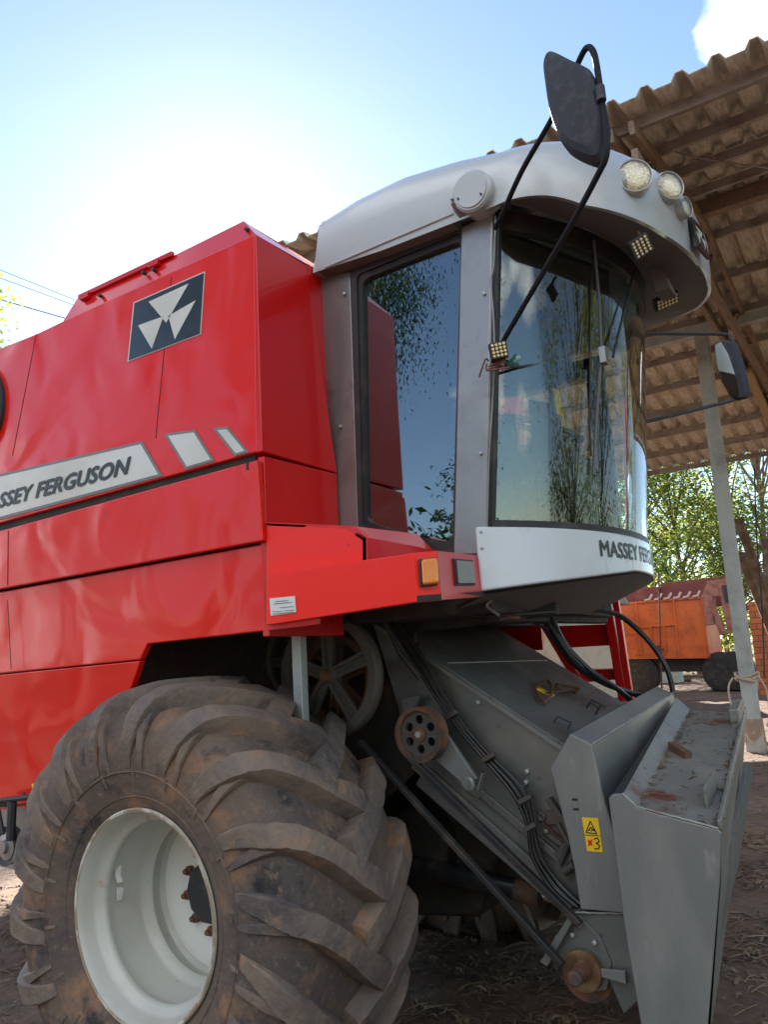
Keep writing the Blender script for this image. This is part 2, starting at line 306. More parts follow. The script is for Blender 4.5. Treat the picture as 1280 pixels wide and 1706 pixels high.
# sloping tank extension on top
def ext():
    m=MB(); Yt=YS+.05
    a=P(424,390,Y=YS)+Vector((0,.004,0)); b=P(405,368,Y=Yt); c=P(292,424,Y=Yt); d=P(128,497,Y=Yt); e=P(99,541,Y=YS)+Vector((0,.004,0))
    m.prism([a,b,c,d,e],(0,.02,0))
    return m
ext().build('tank_extension',REDF,C,bevel=.003)
a=P(405,368,Y=YS+.05); a2=P(424,390,Y=YS)
m=MB(); m.prism([a2+Vector((.002,.004,0)),a+Vector((.002,0,0)),a+Vector((.03,.34,-.04)),a2+Vector((.012,.31,-.005))],(-.02,0,0)); m.build('extension_front',REDF,C,bevel=.003)
m=MB()
m.prism([a+Vector((0,.02,0)),a+Vector((0,1.8,0)),P(128,497,Y=YS+.05)+Vector((0,1.8,0)),P(128,497,Y=YS+.05)+Vector((0,.02,0))],(0,0,-.02)); m.build('tank_lid',REDF,C)
m=MB(); p0=P(132,496,Y=2.19); p1=P(288,423,Y=2.19); m.bar(p0,p1,.02,.022); hb=m.build('lid_handle',REDF,C,bevel=.003)
m=MB()
for q in ((140,492),(255,438)):
    p=P(*q,Y=2.17); m=MB(); m.box((p.x-.03,2.165,p.z-.016),(p.x+.03,2.19,p.z+.012)); m.build('lid_hinge',REDF,C,bevel=.003)
for q in ((240,455),(257,450),(167,493),(412,383)):
    p=P(*q,Y=2.165); m=MB(); m.lathe([(-.012,0.0001),(-.012,.008),(.01,.008)],p,n=8); m.build('lid_bolt',BLKP,C)
# vertical seams on the upper side (thin recessed lines)
m=MB()
for (q0,q1) in (((60,556),(20,760)),((285,462),(259,730))):
    m=MB(); m.bar(P(*q0,Y=YS-.0006),P(*q1,Y=YS-.0006),.002,.003,up=(1,0,0)); m.build('panel_seam',DARK,C)
# big round screen at left
p=P(-38,690,Y=YS); m=MB(); m.lathe([(-.02,.235),(-.035,.225),(-.035,.02),(-.035,.0001)],p,n=48); m.lathe([(.01,.25),(-.02,.25),(-.02,.235),(.01,.235)],p,n=48); m.build('round_air_screen',BLKP,C)
# gap shadow between upper and mid panels
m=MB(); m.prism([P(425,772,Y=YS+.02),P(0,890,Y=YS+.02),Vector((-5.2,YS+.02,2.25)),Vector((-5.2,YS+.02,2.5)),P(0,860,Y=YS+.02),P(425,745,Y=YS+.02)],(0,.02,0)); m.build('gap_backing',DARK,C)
# --- mid panel A
YA=2.13
m=MB(); m.prism([P(428,766,Y=YA),P(437,901,Y=YA),P(0,981,Y=YA),Vector((-5.2,YA,2.02)),Vector((-5.2,YA,2.31)),P(0,884,Y=YA)],(0,.03,0)); m.build('middle_side_panel',RED,C,bevel=.006)
m=MB(); q=[P(412,770,Y=YA-.001),P(412,783,Y=YA-.001)]; m.bar(q[0],q[1],.004,.008,up=(1,0,0)); m.build('panel_notch',DARK,C)
# front return at mid/lower
m=MB(); m.prism([(XF+.012,YA+.031,2.36),(XF+.012,YC-.01,2.365),(XF+.012,YC-.01,1.70),(XF+.012,YA+.031,1.70)],(-.03,0,0)); m.build('lower_front_panel',REDF,C,bevel=.004)
# --- lower panel B and D
YB=2.16
m=MB(); m.prism([P(437,906,Y=YB),P(443,1051,Y=YB),P(245,1073,Y=YB),P(233,1099,Y=YB),P(0,1122,Y=YB),Vector((-5.2,YB,1.66)),Vector((-5.2,YB,2.01)),P(0,986,Y=YB)],(0,.03,0)); m.build('lower_side_panel',RED,C,bevel=.006)
inw=lambda p,k: Vector((p.x,YB+.004+k*(1.62-p.z)*.14,p.z))
pts=[P(233,1101,Y=YB),P(150,1290,Y=YB),P(66,1336,Y=YB),P(0,1346,Y=YB),Vector((-5.2,YB,1.06)),Vector((-5.2,YB,1.64)),P(0,1124,Y=YB)]
m=MB(); m.prism([inw(p,1) for p in pts],(0,.03,0)); m.build('skirt_side_panel',RED,C,bevel=.005)
m=MB()
for (q0,q1) in (((12,1000),(18,1115)),((13,884),(12,975))):
    m=MB(); m.bar(P(*q0,Y=YA-.001),P(*q1,Y=YA-.001),.002,.003,up=(1,0,0)); m.build('panel_seam',DARK,C)
m=MB(); m.bar(P(0,1348,Y=YB+.07),P(62,1339,Y=YB+.07),.03,.005); m.build('skirt_bottom_strip',REDO,C)
# arch edge & dark cavity
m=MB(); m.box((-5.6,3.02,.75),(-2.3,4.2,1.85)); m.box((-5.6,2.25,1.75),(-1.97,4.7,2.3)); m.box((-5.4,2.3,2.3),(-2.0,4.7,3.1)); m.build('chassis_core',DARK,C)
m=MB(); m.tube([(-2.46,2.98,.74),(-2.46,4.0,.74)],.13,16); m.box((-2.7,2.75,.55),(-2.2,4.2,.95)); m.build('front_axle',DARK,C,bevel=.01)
# far side panels
m=MB(); m.box((-5.2,4.72,1.6),(-1.95,4.76,3.25)); m.build('far_side_panel',REDF,C)
# --- decals on upper side
YD=YS-.0035
def plate(pts,name,mt,parent,Y=YD,t=.003,**k):
    m=MB(); m.prism([P(x,y,Y=Y) for x,y in pts],(0,t,0)); return m.build(name,mt,parent,smooth=False,**k)
def inset(pts,d):
    c=sum((Vector(p) for p in pts),Vector((0,0)))/len(pts); out=[]
    n=len(pts)
    for i in range(n):
        p=Vector(pts[i]); a=(Vector(pts[i-1])-p).normalized(); b=(Vector(pts[(i+1)%n])-p).normalized(); s=abs(a.x*b.y-a.y*b.x)
        out.append(tuple(p+(a+b)*d/max(s,.25)))
    return out
strip=[(-110,815),(236,735),(270,793),(-80,887)]
s0=plate(strip,'name_strip',DGREY,C,Y=YD)
plate(inset(strip,4.5),'strip_face',STICK,s0,Y=YD-.0015)
for s in ([(273,723),(324,716),(357,768),(309,782)],[(354,713),(379,711),(414,753),(391,760)]):
    o=plate(s,'stripe_decal',DGREY,C,Y=YD); plate(inset(s,4.0),'stripe_face',STICK,o,Y=YD-.0015)
bd=[(222,504),(341,452),(334,557),(212,603)]
b0=plate(bd,'badge',STICK,C,Y=YD); plate(inset(bd,1.6),'badge_field',INK,b0,Y=YD-.0015)
z=lambda x,y:(x/2.286,340+y/2.286)
m=MB()
for tr in ([(565,372),(718,302),(632,452)],[(525,462),(622,427),(577,551)],[(640,426),(745,366),(665,515)]):
    m.prism([P(*z(*q),Y=YD-.003) for q in tr],(0,.001,0))
m.build('badge_triangles',STICK,b0,smooth=False)
def text_mesh(s,shear=0,bold=0.0):
    c=bpy.data.curves.new('t','FONT'); c.body=s; c.size=1; c.shear=shear; c.offset=bold; c.resolution_u=3; c.space_character=1.02
    o=bpy.data.objects.new('t',c); COL.objects.link(o); dg=bpy.context.evaluated_depsgraph_get(); me=bpy.data.meshes.new_from_object(o.evaluated_get(dg))
    vs=[v.co.copy() for v in me.vertices]; fs=[tuple(p.vertices) for p in me.polygons]
    bpy.data.objects.remove(o); bpy.data.curves.remove(c); bpy.data.meshes.remove(me)
    x0=min(v.x for v in vs); x1=max(v.x for v in vs); y0=min(v.y for v in vs); y1=max(v.y for v in vs)
    return [((v.x-x0)/(x1-x0),(v.y-y0)/(y1-y0)) for v in vs],fs
tv,tf=text_mesh('MASSEY FERGUSON',.28,.010)
def text_on(name,mt,parent,fn,tv=tv,tf=tf):
    m=MB()
    for k,(du,dv) in enumerate(((0,0),(.0032,0),(-.0032,0),(.0016,.03),(-.0016,-.03))):
        d=Vector((0,0,0)); pts=[fn(u+du,v+dv) for u,v in tv]
        m.add([p+(CAM-p).normalized()*0.0 + Vector((.00012*k,-.00025*k,0)) for p in pts],tf)
    return m.build(name,mt,parent,smooth=False)
YT=YD-.0045
e0=P(212,789,Y=YT); e1=P(217,761,Y=YT); s_l=P(2,845,Y=YT); 
# the right-hand 11/15 of the words is in frame: extrapolate the left end
Lx=(e1.x-s_l.x)/ (1-.185)
text_on('name_lettering',LETT,s0,lambda u,v: Vector((e1.x-Lx*(1-u), YT, e0.z+(s_l.z-e0.z)*(1-u)/.815+v*(e1.z-e0.z)*1.02)))
# white maintenance sticker & small yellow one
o=plate([(449,997),(491,993),(493,1020),(451,1026)],'maintenance_sticker',WSTK,C,Y=2.1165,t=.002)
m=MB()
for (a,b) in (((459,1002),(480,1000)),((456,1006),(486,1003)),((466,1012),(489,1010)),((454,1019),(470,1018)),((474,1017),(490,1016)),((454,1023),(489,1019))): m.bar(P(*a,Y=2.1155),P(*b,Y=2.1155),.001,.0035,up=(0,1,0))
m.build('sticker_print',DGREY,o,smooth=False)
# --- front platform box
YP=2.12
XP=P(728,960,Y=YP+.05).x
m=MB()
a=[P(443,956,Y=YP),P(690,921,Y=YP),P(697,1003,Y=YP),P(444,1042,Y=YP)]
m.prism(a,(0,.03,0)); m.build('platform_side',REDO,C,bevel=.004)
c0=a[1]; c1=a[2]; d0=P(728,917,Y=YP+.06); d1=P(736,1000,Y=YP+.06)
m=MB(); m.prism([c0+Vector((0,.002,0)),d0,d1,c1+Vector((0,.002,0))],(-.01,.03,0)); m.build('platform_chamfer',REDO,C,bevel=.003)
e_0=P(803,926,Y=2.62); e_1=P(812,994,Y=2.62)
m=MB(); m.prism([d0+Vector((.001,0,0)),e_0,e_1,d1+Vector((.001,0,0))],(-.03,0,0)); m.build('platform_front',REDF,C,bevel=.003)
m=MB(); m.prism([d1,e_1,Vector((e_1.x-.6,2.62,e_1.z)),Vector((a[3].x,YP+.03,a[3].z)),c1],(0,0,.02)); m.build('platform_floor',DARK,C)
# upper fender box
f=[P(443,870,Y=YP+.03),P(585,876,Y=YP+.03),P(612,895,Y=YP+.03),P(612,935,Y=YP+.03),P(443,958,Y=YP+.03)]
m=MB(); m.prism(f,(0,.03,0)); m.build('fender_side',REDO,C,bevel=.004)
g0=P(695,889,Y=2.60); g1=P(722,916,Y=2.60)
m=MB(); m.add([f[1],f[2],g1,g0],[(0,1,2,3)]); m.add([f[2],f[3],P(612,935,Y=2.60),g1],[(0,1,2,3)])
v=[f[1],f[2],f[3],g1,g0]; 
m=MB(); m.prism([f[1],f[2],g1,g0],(-.02,0,-.01)); m.prism([f[2],f[3],Vector((g1.x+.05,2.60,f[3].z)),g1],(-.02,0,0)); m.build('fender_front',REDF,C,bevel=.002)
m=MB(); m.prism([f[0],f[1],g0,Vector((f[0].x,2.6,g0.z))],(0,0,-.012)); m.build('fender_top',REDF,C)
# small red return under platform and galvanised strut
m=MB(); m.prism([P(446,1041,Y=YP+.02),P(528,1028,Y=YP+.02),P(528,1040,Y=YP+.02),P(446,1050,Y=YP+.02)],(0,.02,0)); m.build('platform_hanger',REDF,C)
m=MB(); t0=P(497,1035,Y=2.45); t1=P(497,1160,Y=2.45); m.box((t0.x-.022,2.43,t1.z-.4),(t0.x+.022,2.47,t0.z+.05)); m.build('support_strut',GALV,C,bevel=.003)
m=MB(); m.box((t0.x+.025,2.46,t1.z-.4),(t0.x+.06,2.50,t0.z+.05)); pass
# indicator lamp
ql=P(709,954,Y=YP); n_=(d0-c0).normalized(); ax=Vector((n_.y,-n_.x,0)).normalized()
cc=(c0+c1+d0+d1)/4; cc.z=P(709,954,Y=YP+.03).z
def orient_box(m,c,u,v,wd,ht,dp):
    u=Vector(u).normalized(); v=Vector(v).normalized(); w_=u.cross(v).normalized()
    m.prism([c-u*wd/2-v*ht/2,c+u*wd/2-v*ht/2,c+u*wd/2+v*ht/2,c-u*wd/2+v*ht/2],w_*dp); return m
m=MB(); orient_box(m,cc-ax*(-.0)+ax*.0,n_,(0,0,1),.058,.088,.012); lb=m.build('indicator_base',BLKP,C,bevel=.003)
m=MB(); cl=cc+ax*.012
orient_box(m,cl,n_,(0,0,1),.052,.080,.022); orient_box(m,cl,n_,(0,0,1),.052,.080,-.03); m.build('indicator_lens',AMB,lb,bevel=.009,seg=3)
# square reflector on front face
h=[P(748,936,X=d0.x+.0),P(776,937,X=d0.x),P(779,978,X=d0.x),P(752,979,X=d0.x)]
h=[d0+(e_0-d0)*.30,d0+(e_0-d0)*.72,d1+(e_1-d1)*.70,d1+(e_1-d1)*.28]
hz=[(h[0]*.86+h[3]*.14),(h[1]*.86+h[2]*.14),(h[2]*.72+h[1]*.28),(h[3]*.72+h[0]*.28)]
m=MB(); m.prism([p+Vector((.001,0,0)) for p in hz],(.006,0,0)); rf=m.build('lamp_opening',BLKP,C)
cen=sum(hz,Vector())/4
m=MB(); m.prism([cen+(p-cen)*.86+Vector((.007,0,0)) for p in hz],(.008,0,0)); m.build('lamp_opening_lens',mat('dull_lens',(.26,.27,.25),.45,.3,bump=.002,bscale=60),rf,bevel=.002)
# ================================================================ CAB
AC=Vector((-2.30,3.45,0)); AR=1.346
def arc(th,r=AR): return Vector((AC.x+r*math.cos(th),AC.y+r*math.sin(th),0))
TH0=math.atan2(2.62-AC.y,-1.24-AC.x)   # near corner angle
# rear grey panel
m=MB(); m.prism([P(514,468,Y=YC),P(583,452,Y=YC),P(597,880,Y=YC),Vector((P(597,880,Y=YC).x,YC,2.0)),Vector((-1.96,YC,2.0)),P(562,872,Y=YC),P(557,790,Y=YC)],(0,.04,0)); m.build('rear_cab_panel',PILL,C,bevel=.004)
m=MB()
for q in ((575,490),(568,711)):
    p=P(*q,Y=YC-.002); m=MB(); m.lathe([(-.012,.0001),(-.01,.007),(0,.009)],p,n=10); m.build('cab_screw',GALV,C)
for q in ((808,490),(802,756),(805,889),(805,916)):
    p=P(*q,Y=YC-.012); m=MB(); m.lathe([(-.012,.0001),(-.01,.006),(0,.008)],p,n=10); m.build('cab_screw',GALV,C)
# door frame (gasket ring) and glass
do=[(584,452),(768,380),(766,400),(752,918),(700,925),(597,885)]
di=[(606,462),(762,408),(764,418),(752,898),(740,906),(672,885),(612,862),(607,855),(599,690),(604,470)]
outer=[(583,450),(775,372),(757,930),(690,930),(596,880)]
def ring(o_,i_,Y,t,name,mt,parent,**k):
    # both outlines given with equal counts
    m=MB(); n=len(o_); a=[P(x,y,Y=Y) for x,y in o_]; b=[P(x,y,Y=Y) for x,y in i_]; d=Vector((0,t,0))
    vs=a+b+[p+d for p in a]+[p+d for p in b]; fs=[]
    for i in range(n):
        j=(i+1)%n; fs+=[(i,j,n+j,n+i),(2*n+i,3*n+i,3*n+j,2*n+j),(i,2*n+i,2*n+j,j),(n+i,n+j,3*n+j,3*n+i)]
    m.add(vs,fs); return m.build(name,mt,parent,**k)
def rnd(poly,r=10,n=4):
    out=[]; N_=len(poly)
    for i in range(N_):
        p=Vector(poly[i]); a=Vector(poly[i-1])-p; b=Vector(poly[(i+1)%N_])-p
        ra=min(r,a.length*.45); rb=min(r,b.length*.45); s=p+a.normalized()*ra; e=p+b.normalized()*rb
        for k in range(n+1):
            t=k/n; out.append(tuple(s*(1-t)**2+p*2*t*(1-t)+e*t*t))
    return out
D0=[(584,452),(775,373),(757,928),(690,935),(597,890)]
D1=[(594,458),(769,386),(756,917),(688,919),(604,876)]
D2=[(604,466),(768,400),(754,903),(686,892),(610,868)]
dr=ring(rnd(D0,8),rnd(D1,10),YC-.006,.05,'cab_door',BLKP,C)
ring(rnd(D1,10),rnd(D2,12),YC+.004,.04,'door_gasket',BLK,dr)
m=MB(); m.prism([P(x,y,Y=YC+.022) for x,y in rnd([(602,464),(770,398),(756,905),(684,894),(608,870)],12)],(0,.005,0)); m.build('door_glass',WGL,dr,smooth=False)
# front (B) pillar
m=MB(); m.prism([P(768,378,Y=YC-.012),P(822,352,Y=YC-.012),P(812,885,Y=YC-.012),P(803,925,Y=YC-.012),P(755,925,Y=YC-.012)],(0,.05,0)); m.build('front_pillar',PILL,C,bevel=.008,seg=3)
# header band above door (dark)
m=MB(); m.prism([P(530,462,Y=YC+.01),P(835,350,Y=YC+.01),P(835,372,Y=YC+.01),P(530,482,Y=YC+.01)],(0,.05,0)); m.build('door_header_trim',BLK,C)
# black corner trim
m=MB(); m.prism([P(818,372,Y=YC-.004),P(832,366,Y=YC-.004),P(822,872,Y=YC-.004),P(810,880,Y=YC-.004)],(0,.03,0)); m.build('corner_trim',BLK,C,bevel=.004)
m=MB(); m.tube(catmull([P(x,y,Y=YC-.02) for x,y in ((826,360),(823,440),(818,470),(822,520),(824,590),(820,680),(815,760),(812,870))],5),.0035,6); m.build('pillar_wire',PILL,C)
# windshield
ZB,ZT=2.05,3.25
nseg=40; TH1=-TH0
m=MB(); vs=[];fs=[]; nz_=10
for lay,rad in enumerate((AR,AR-.006)):
    for j in range(nz_+1):
        z=ZB+(ZT-ZB)*j/nz_
        for i in range(nseg+1):
            th=TH0+(TH1-TH0)*i/nseg; p=arc(th,rad+.03*math.sin(math.pi*j/nz_)*0); vs.append((p.x+.125*(j/nz_)*math.cos(th),p.y,z))
S=(nseg+1)*(nz_+1)
for j in range(nz_):
    for i in range(nseg):
        a=j*(nseg+1)+i; q=(a,a+1,a+nseg+2,a+nseg+1); fs.append(q); fs.append(tuple(k+S for k in reversed(q)))
m.add(vs,fs); m.build('windshield',FGL,C,angle=80)
def arcband(name,mt,r0,r1,z0,z1,ta=TH0,tb=TH1,n=40,parent=C,zf0=None,zf1=None,sh0=0,sh1=0,bevel=0):
    m=MB(); vs=[];fs=[]
    for i in range(n+1):
        th=ta+(tb-ta)*i/n; u=i/n
        zz0=zf0(u) if zf0 else z0; zz1=zf1(u) if zf1 else z1
        a=arc(th,r0); b=arc(th,r1); cs=math.cos(th)
        vs+=[(a.x+sh0*cs,a.y,zz0),(a.x+sh1*cs,a.y,zz1),(b.x+sh1*cs,b.y,zz1),(b.x+sh0*cs,b.y,zz0)]
    for i in range(n):
        for k in range(4): fs.append((4*i+k,4*i+(k+1)%4,4*i+4+(k+1)%4,4*i+4+k))
    fs+=[(0,1,2,3),(4*n+3,4*n+2,4*n+1,4*n)]
    m.add(vs,fs); return m.build(name,mt,parent,bevel=bevel,angle=50)
arcband('lower_glass_seal',BLK,AR+.006,AR-.02,ZB-.02,ZB+.025)
arcband('upper_glass_seal',BLK,AR+.006,AR-.03,ZT-.05,ZT+.03,sh0=.12,sh1=.128)
# fascia below the glass, with rolled ends
fz0=lambda u: 1.815+.085*min(1,u*2.2) if u<.5 else 1.9
FA=arcband('cab_fascia',WHITE,AR+.014,AR-.008,1.83,ZB,TH0-.048,-TH0+.048,zf0=fz0,bevel=.01)
m=MB(); vs=[];n=40
for i in range(n+1):
    th=TH0-.03+(2*-TH0+.06)*i/n; u=i/n; a=arc(th,AR+.01); vs.append((a.x,a.y,fz0(u)+.004))
for i in range(n+1):
    th=TH0-.03+(2*-TH0+.06)*i/n; a=arc(th,AR+.01); vs.append((a.x-.30,AC.y+(a.y-AC.y)*.8,1.76))
m.add(vs,[(i,i+1,n+2+i,n+1+i) for i in range(n)]); m.add([Vector(p)+Vector((0,0,-.012)) for p in vs],[(i,i+1,n+2+i,n+1+i) for i in range(n)]); m.build('cab_underside',SOFF,C)
m=MB(); p=P(800,880,Y=2.585)
for zz in (2.03,1.97):
    m=MB(); m.lathe([(-.01,.0001),(-.009,.006),(0,.007)],(p.x+.006,2.578,zz),n=10); m.build('fascia_rivet',GALV,C)
# lettering on the fascia follows the curve
def findth(px,z):
    best=None
    for i in range(400):
        th=TH0+(.35-TH0)*i/400; a=arc(th,AR+.016); a.z=z; d=a-CAM; zc=d.dot(fw); x=PW/2+F*d.dot(RV)/zc
        if x>=px: return th
    return .2
ta=findth(1000,1.99); tv2,tf2=text_mesh('MASSEY FERGUSON',.0,.0)
def fl(u,v):
    th=ta+u*.62; a=arc(th,AR+.0162); a.z=1.948+v*.064; return a
text_on('fascia_lettering',LETT,FA,fl,tv2,tf2)
# cab floor / rear wall / interior
m=MB(); m.box((-1.95,2.68,1.82),(-1.35,4.22,2.0)); m.build('cab_floor',DARK,C)
m=MB(); m.box((-2.0,2.67,2.0),(-1.96,4.25,3.2)); m.build('cab_rear_wall',BLKP,C)
m=MB(); m.box((-1.95,4.24,2.0),(-1.9,4.28,3.2)); m.box((-1.95,4.24,2.0),(-1.25,4.28,2.10)); m.box((-1.95,4.24,3.1),(-1.25,4.28,3.2)); m.box((-1.35,4.24,2.0),(-1.25,4.28,3.2)); m.build('far_door_frame',BLKP,C)
m=MB(); m.box((-1.9,4.255,2.1),(-1.35,4.262,3.1)); m.build('far_window',FARG,C)
m=MB(); m.prism([(-1.25,3.1,2.0),(-1.08,3.1,2.0),(-1.15,3.1,2.62),(-1.25,3.1,2.66)],(0,.06,0)); m.box((-1.95,2.70,3.14),(-1.4,4.2,3.22))
m.build('cab_headliner',BLKP,C,bevel=.01)
st=MB(); st.prism([(-1.9,3.2,2.42),(-1.45,3.2,2.44),(-1.44,3.2,2.54),(-1.9,3.2,2.52)],(0,.5,0)); st.prism([(-1.92,3.22,2.52),(-1.8,3.22,2.52),(-1.87,3.22,3.02),(-1.95,3.22,3.02)],(0,.46,0)); st.box((-1.85,3.3,2.0),(-1.55,3.6,2.42)); st.box((-1.8,3.1,2.62),(-1.5,3.17,2.67)); st.build('operator_seat',SEATM,C,bevel=.03,seg=3)
m=MB(); cs=Vector((-1.33,3.45,2.62)); axs=Vector((.45,0,1)).normalized()
m.lathe([(math.sin(a)*.014,.19+math.cos(a)*.014) for a in [2*math.pi*k/8 for k in range(9)]],cs,axis=axs,n=32)
for k in range(3):
    a=k*2.1; u=axs.cross(Vector((0,1,0))).normalized(); v=axs.cross(u); m.tube([cs-axs*.03,cs+(u*math.cos(a)+v*math.sin(a))*.19],.01,6)
m.tube([cs,cs-axs*.62],.035,10); m.build('steering_wheel',BLKP,C)
m=MB(); m.box((-1.75,3.75,2.0),(-1.3,4.1,2.58)); m.box((-1.7,3.8,2.58),(-1.35,4.05,2.66)); m.build('control_console',BLKP,C,bevel=.02)
m=MB(); pl=P(945,647,Y=3.5); m.box((-1.20,3.28,2.62),(-1.19,3.34,2.74)); m.build('cab_warning_sticker',YEL,C)
m=MB(); m.bar((-1.21,3.31,2.0),(-1.21,3.31,3.1),.05,.03,up=(1,0,0)); m.build('cab_inner_post',BLKP,C)
# curved inner grab strap near the pillar
m=MB(); m.tube(catmull([(-1.26,2.67,3.06),(-1.16,2.8,3.06),(-1.08,2.95,3.0),(-1.04,3.1,2.92)],6),.007,6); m.build('roof_cable',BLKP,C)
# cab roof with visor: outer path (plan), bottom and top edges
def roof():
    def sup(phi,k=1.0):
        n_=2.05; c_,s_=math.cos(phi),math.sin(phi)
        return -1.05+.50*k*abs(c_)**(2/n_), 3.5+.95*k*math.copysign(abs(s_)**(2/n_),s_)
    def interp(x,xs,ys):
        return float(np.interp(x,xs,ys))
    B=[];T=[];M1=[];M2=[];M3=[]
    path=[]
    for i in range(24): path.append((-1.935+i/24*.885,2.55,0,-1))
    for i in range(81):
        ph=-math.pi/2+math.pi*i/80; x,y=sup(ph); path.append((x,y,math.cos(ph),math.sin(ph)))
    for i in range(1,25): path.append((-1.05-i/24*.93,4.45,0,1))
    for (x,y,nx,ny) in path:
        if x<=-1.05 and y<3: zb=interp(x,[-1.98,-1.6,-1.2,-1.05],[3.255,3.235,3.235,3.24])
        elif x<=-1.05: zb=3.37
        else: zb=interp(y,[2.55,2.60,2.68,3.1,3.4,3.8,4.2,4.45],[3.24,3.225,3.19,3.175,3.185,3.22,3.30,3.37])
        zt=interp(y,[2.55,2.7,3.1,3.5,4.45],[3.475,3.495,3.54,3.57,3.66])
        if x<=-1.05 and y<3: zt=interp(x,[-1.98,-1.75,-1.5,-1.25,-1.05],[3.50,3.535,3.545,3.515,3.475])
        nl=math.hypot(nx,ny); nx/=nl; ny/=nl
        h=zt-zb; b=Vector((x,y,zb)); up=Vector((0,0,1)); o_=Vector((nx,ny,0))
        kk=.35 if (x<-1.05) else .35+.65*max(0,nx)
        sl=Vector((.03*max(0,(-1.6-x)/.38),0,0))
        B.append(b); M1.append(b+up*h*.16+o_*.006); M2.append(b+up*h*.5+o_*.010*kk+sl*.5); M3.append(b+up*h*.82-o_*.02*kk+sl*.8); T.append(b+up*h-o_*(.03+.05*kk)+sl)
    n=len(B); Ym=3.5
    inn=[b+Vector((-.02 if b.x>-1.0 else 0,.03 if b.y<Ym else -.03,.012)) for b in B]
    rows=[inn,B,M1,M2,M3,T]
    for k,dz in ((.75,.03),(.45,.045),(.0,.05)): rows.append([Vector((-1.4+(t.x+1.4)*(k if t.x>-1.4 else 1),Ym+(t.y-Ym)*k,t.z+dz)) for t in T])
    vs=[p for q in rows for p in q]; fs=[]
    for j in range(len(rows)-1):
        for i in range(n-1): fs.append((j*n+i,j*n+i+1,(j+1)*n+i+1,(j+1)*n+i))
    m=MB(); m.add(vs,fs); return m,B,M2,T
rm,RB,RM,RT=roof()
RO=rm.build('cab_roof',SILV,C,angle=50)
# closed rear of roof
m=MB(); m.prism([RB[0],RT[0],RT[-1],RB[-1]],(-.02,0,0)); m.build('roof_rear',SILV,C)
# soffit of the visor
m=MB(); n=len(RB); inner=[]
for b in RB:
    d=Vector((b.x-AC.x,b.y-AC.y,0)); 
    if b.x>-1.25:
        q=AC+d.normalized()*(AR+.125); inner.append(Vector((min(q.x,b.x-.01),q.y,3.285)))
    else: inner.append(Vector((b.x,max(min(b.y,4.25),2.66),b.z-.0)))
vs=[b+Vector((0,0,.006)) for b in RB]+inner
m.add(vs,[(i,i+1,n+i+1,n+i) for i in range(n-1)])
m.add([v+Vector((0,0,.02)) for v in vs],[(i,i+1,n+i+1,n+i) for i in range(n-1)])
m.build('visor_soffit',SOFF,C,angle=60)
m=MB(); m.prism([(-2.0,2.66,3.25),(-1.2,2.66,3.25),(-.94,3.45,3.27),(-1.2,4.25,3.25),(-2.0,4.25,3.25)],(0,0,.02)); m.build('cab_ceiling',BLKP,C)
# work lamps on the visor
def lamp(px,py,Y,r,nrm,parent=C):
    c=P(px,py,Y=Y); ax=Vector(nrm).normalized()
    m=MB(); m.lathe([(-.03,r*1.22),(.004,r*1.2),(.012,r*1.08),(.008,r*1.0),(-.02,r*.98)],c,axis=ax,n=36); lo=m.build('work_lamp',SILV,parent)
    m=MB(); m.lathe([(-.008,r*.99),(-.02,r*.7),(-.03,r*.3),(-.03,.0001)],c,axis=ax,n=36); m.build('lamp_reflector',LED,lo)
    m=MB(); m.lathe([(.004,r),(.012,r*.7),(.016,.0001)],c,axis=ax,n=36); m.build('lamp_lens',LENS,lo)
def onroof(px):
    xs_=[]
    for i in range(24,104):
        b=RM[i]; d=b-CAM; xs_.append(PW/2+F*d.dot(RV)/d.dot(fw))
    top_=int(np.argmax(xs_)); k=min(range(top_+1),key=lambda j:abs(xs_[j]-px)); i=24+k
    nn=(RM[i+1]-RM[i-1]).normalized(); return i,Vector((nn.y,-nn.x,0))
def lamp2(px,py,r,axv,mirror=False):
    i,nn=onroof(px); b=RM[i]; d=ray(px,py); t=((b-CAM).dot(nn))/d.dot(nn); c=CAM+d*t
    if mirror: c=Vector((c.x,7.0-c.y,c.z+.09)); nn=Vector((nn.x,-nn.y,0))
    ax=Vector((axv[0],-axv[1] if mirror else axv[1],-.05)).normalized(); c=c+ax*.026
    m=MB(); m.lathe([(-.09,r*1.14),(.0,r*1.12),(.010,r*1.06),(.008,r*1.0),(-.004,r*.98)],c,axis=ax,n=36); lo=m.build('work_lamp',SILV,C)
    m=MB(); m.lathe([(-.002,r*.99),(-.006,r*.7),(-.008,r*.3),(-.008,.0001)],c,axis=ax,n=36); m.build('lamp_reflector',LED,lo)
    m=MB(); m.lathe([(.005,r),(.013,r*.7),(.017,.0001)],c,axis=ax,n=36); m.build('lamp_lens',LENS,lo)
for a in ((1055,300,.062,(.50,-.86)),(1110,316,.056,(.74,-.67)),(1133,350,.040,(.97,-.25))):
    lamp2(*a)
m=MB(); m.tube([P(541,446,Y=2.543),P(640,404,Y=2.543),P(755,356,Y=2.543)],.004,6); m.build('roof_trim_line',SILV,C)
# round side cover
c=P(787,319,Y=2.516); m=MB(); m.lathe([(.09,.083),(-.004,.08),(-.012,.072),(-.012,.066),(-.018,.064),(-.018,.0001)],c,axis=(0,1,.12),n=40); rc=m.build('round_roof_cover',SILV,C)
m=MB()
for a in (80,200,320):
    p=c+Vector((math.cos(R_(a))*.055,-.018,math.sin(R_(a))*.055)); m.lathe([(-.004,.0001),(-.004,.004),(.01,.004)],p,n=8)
m.build('cover_screw',BLKP,rc)
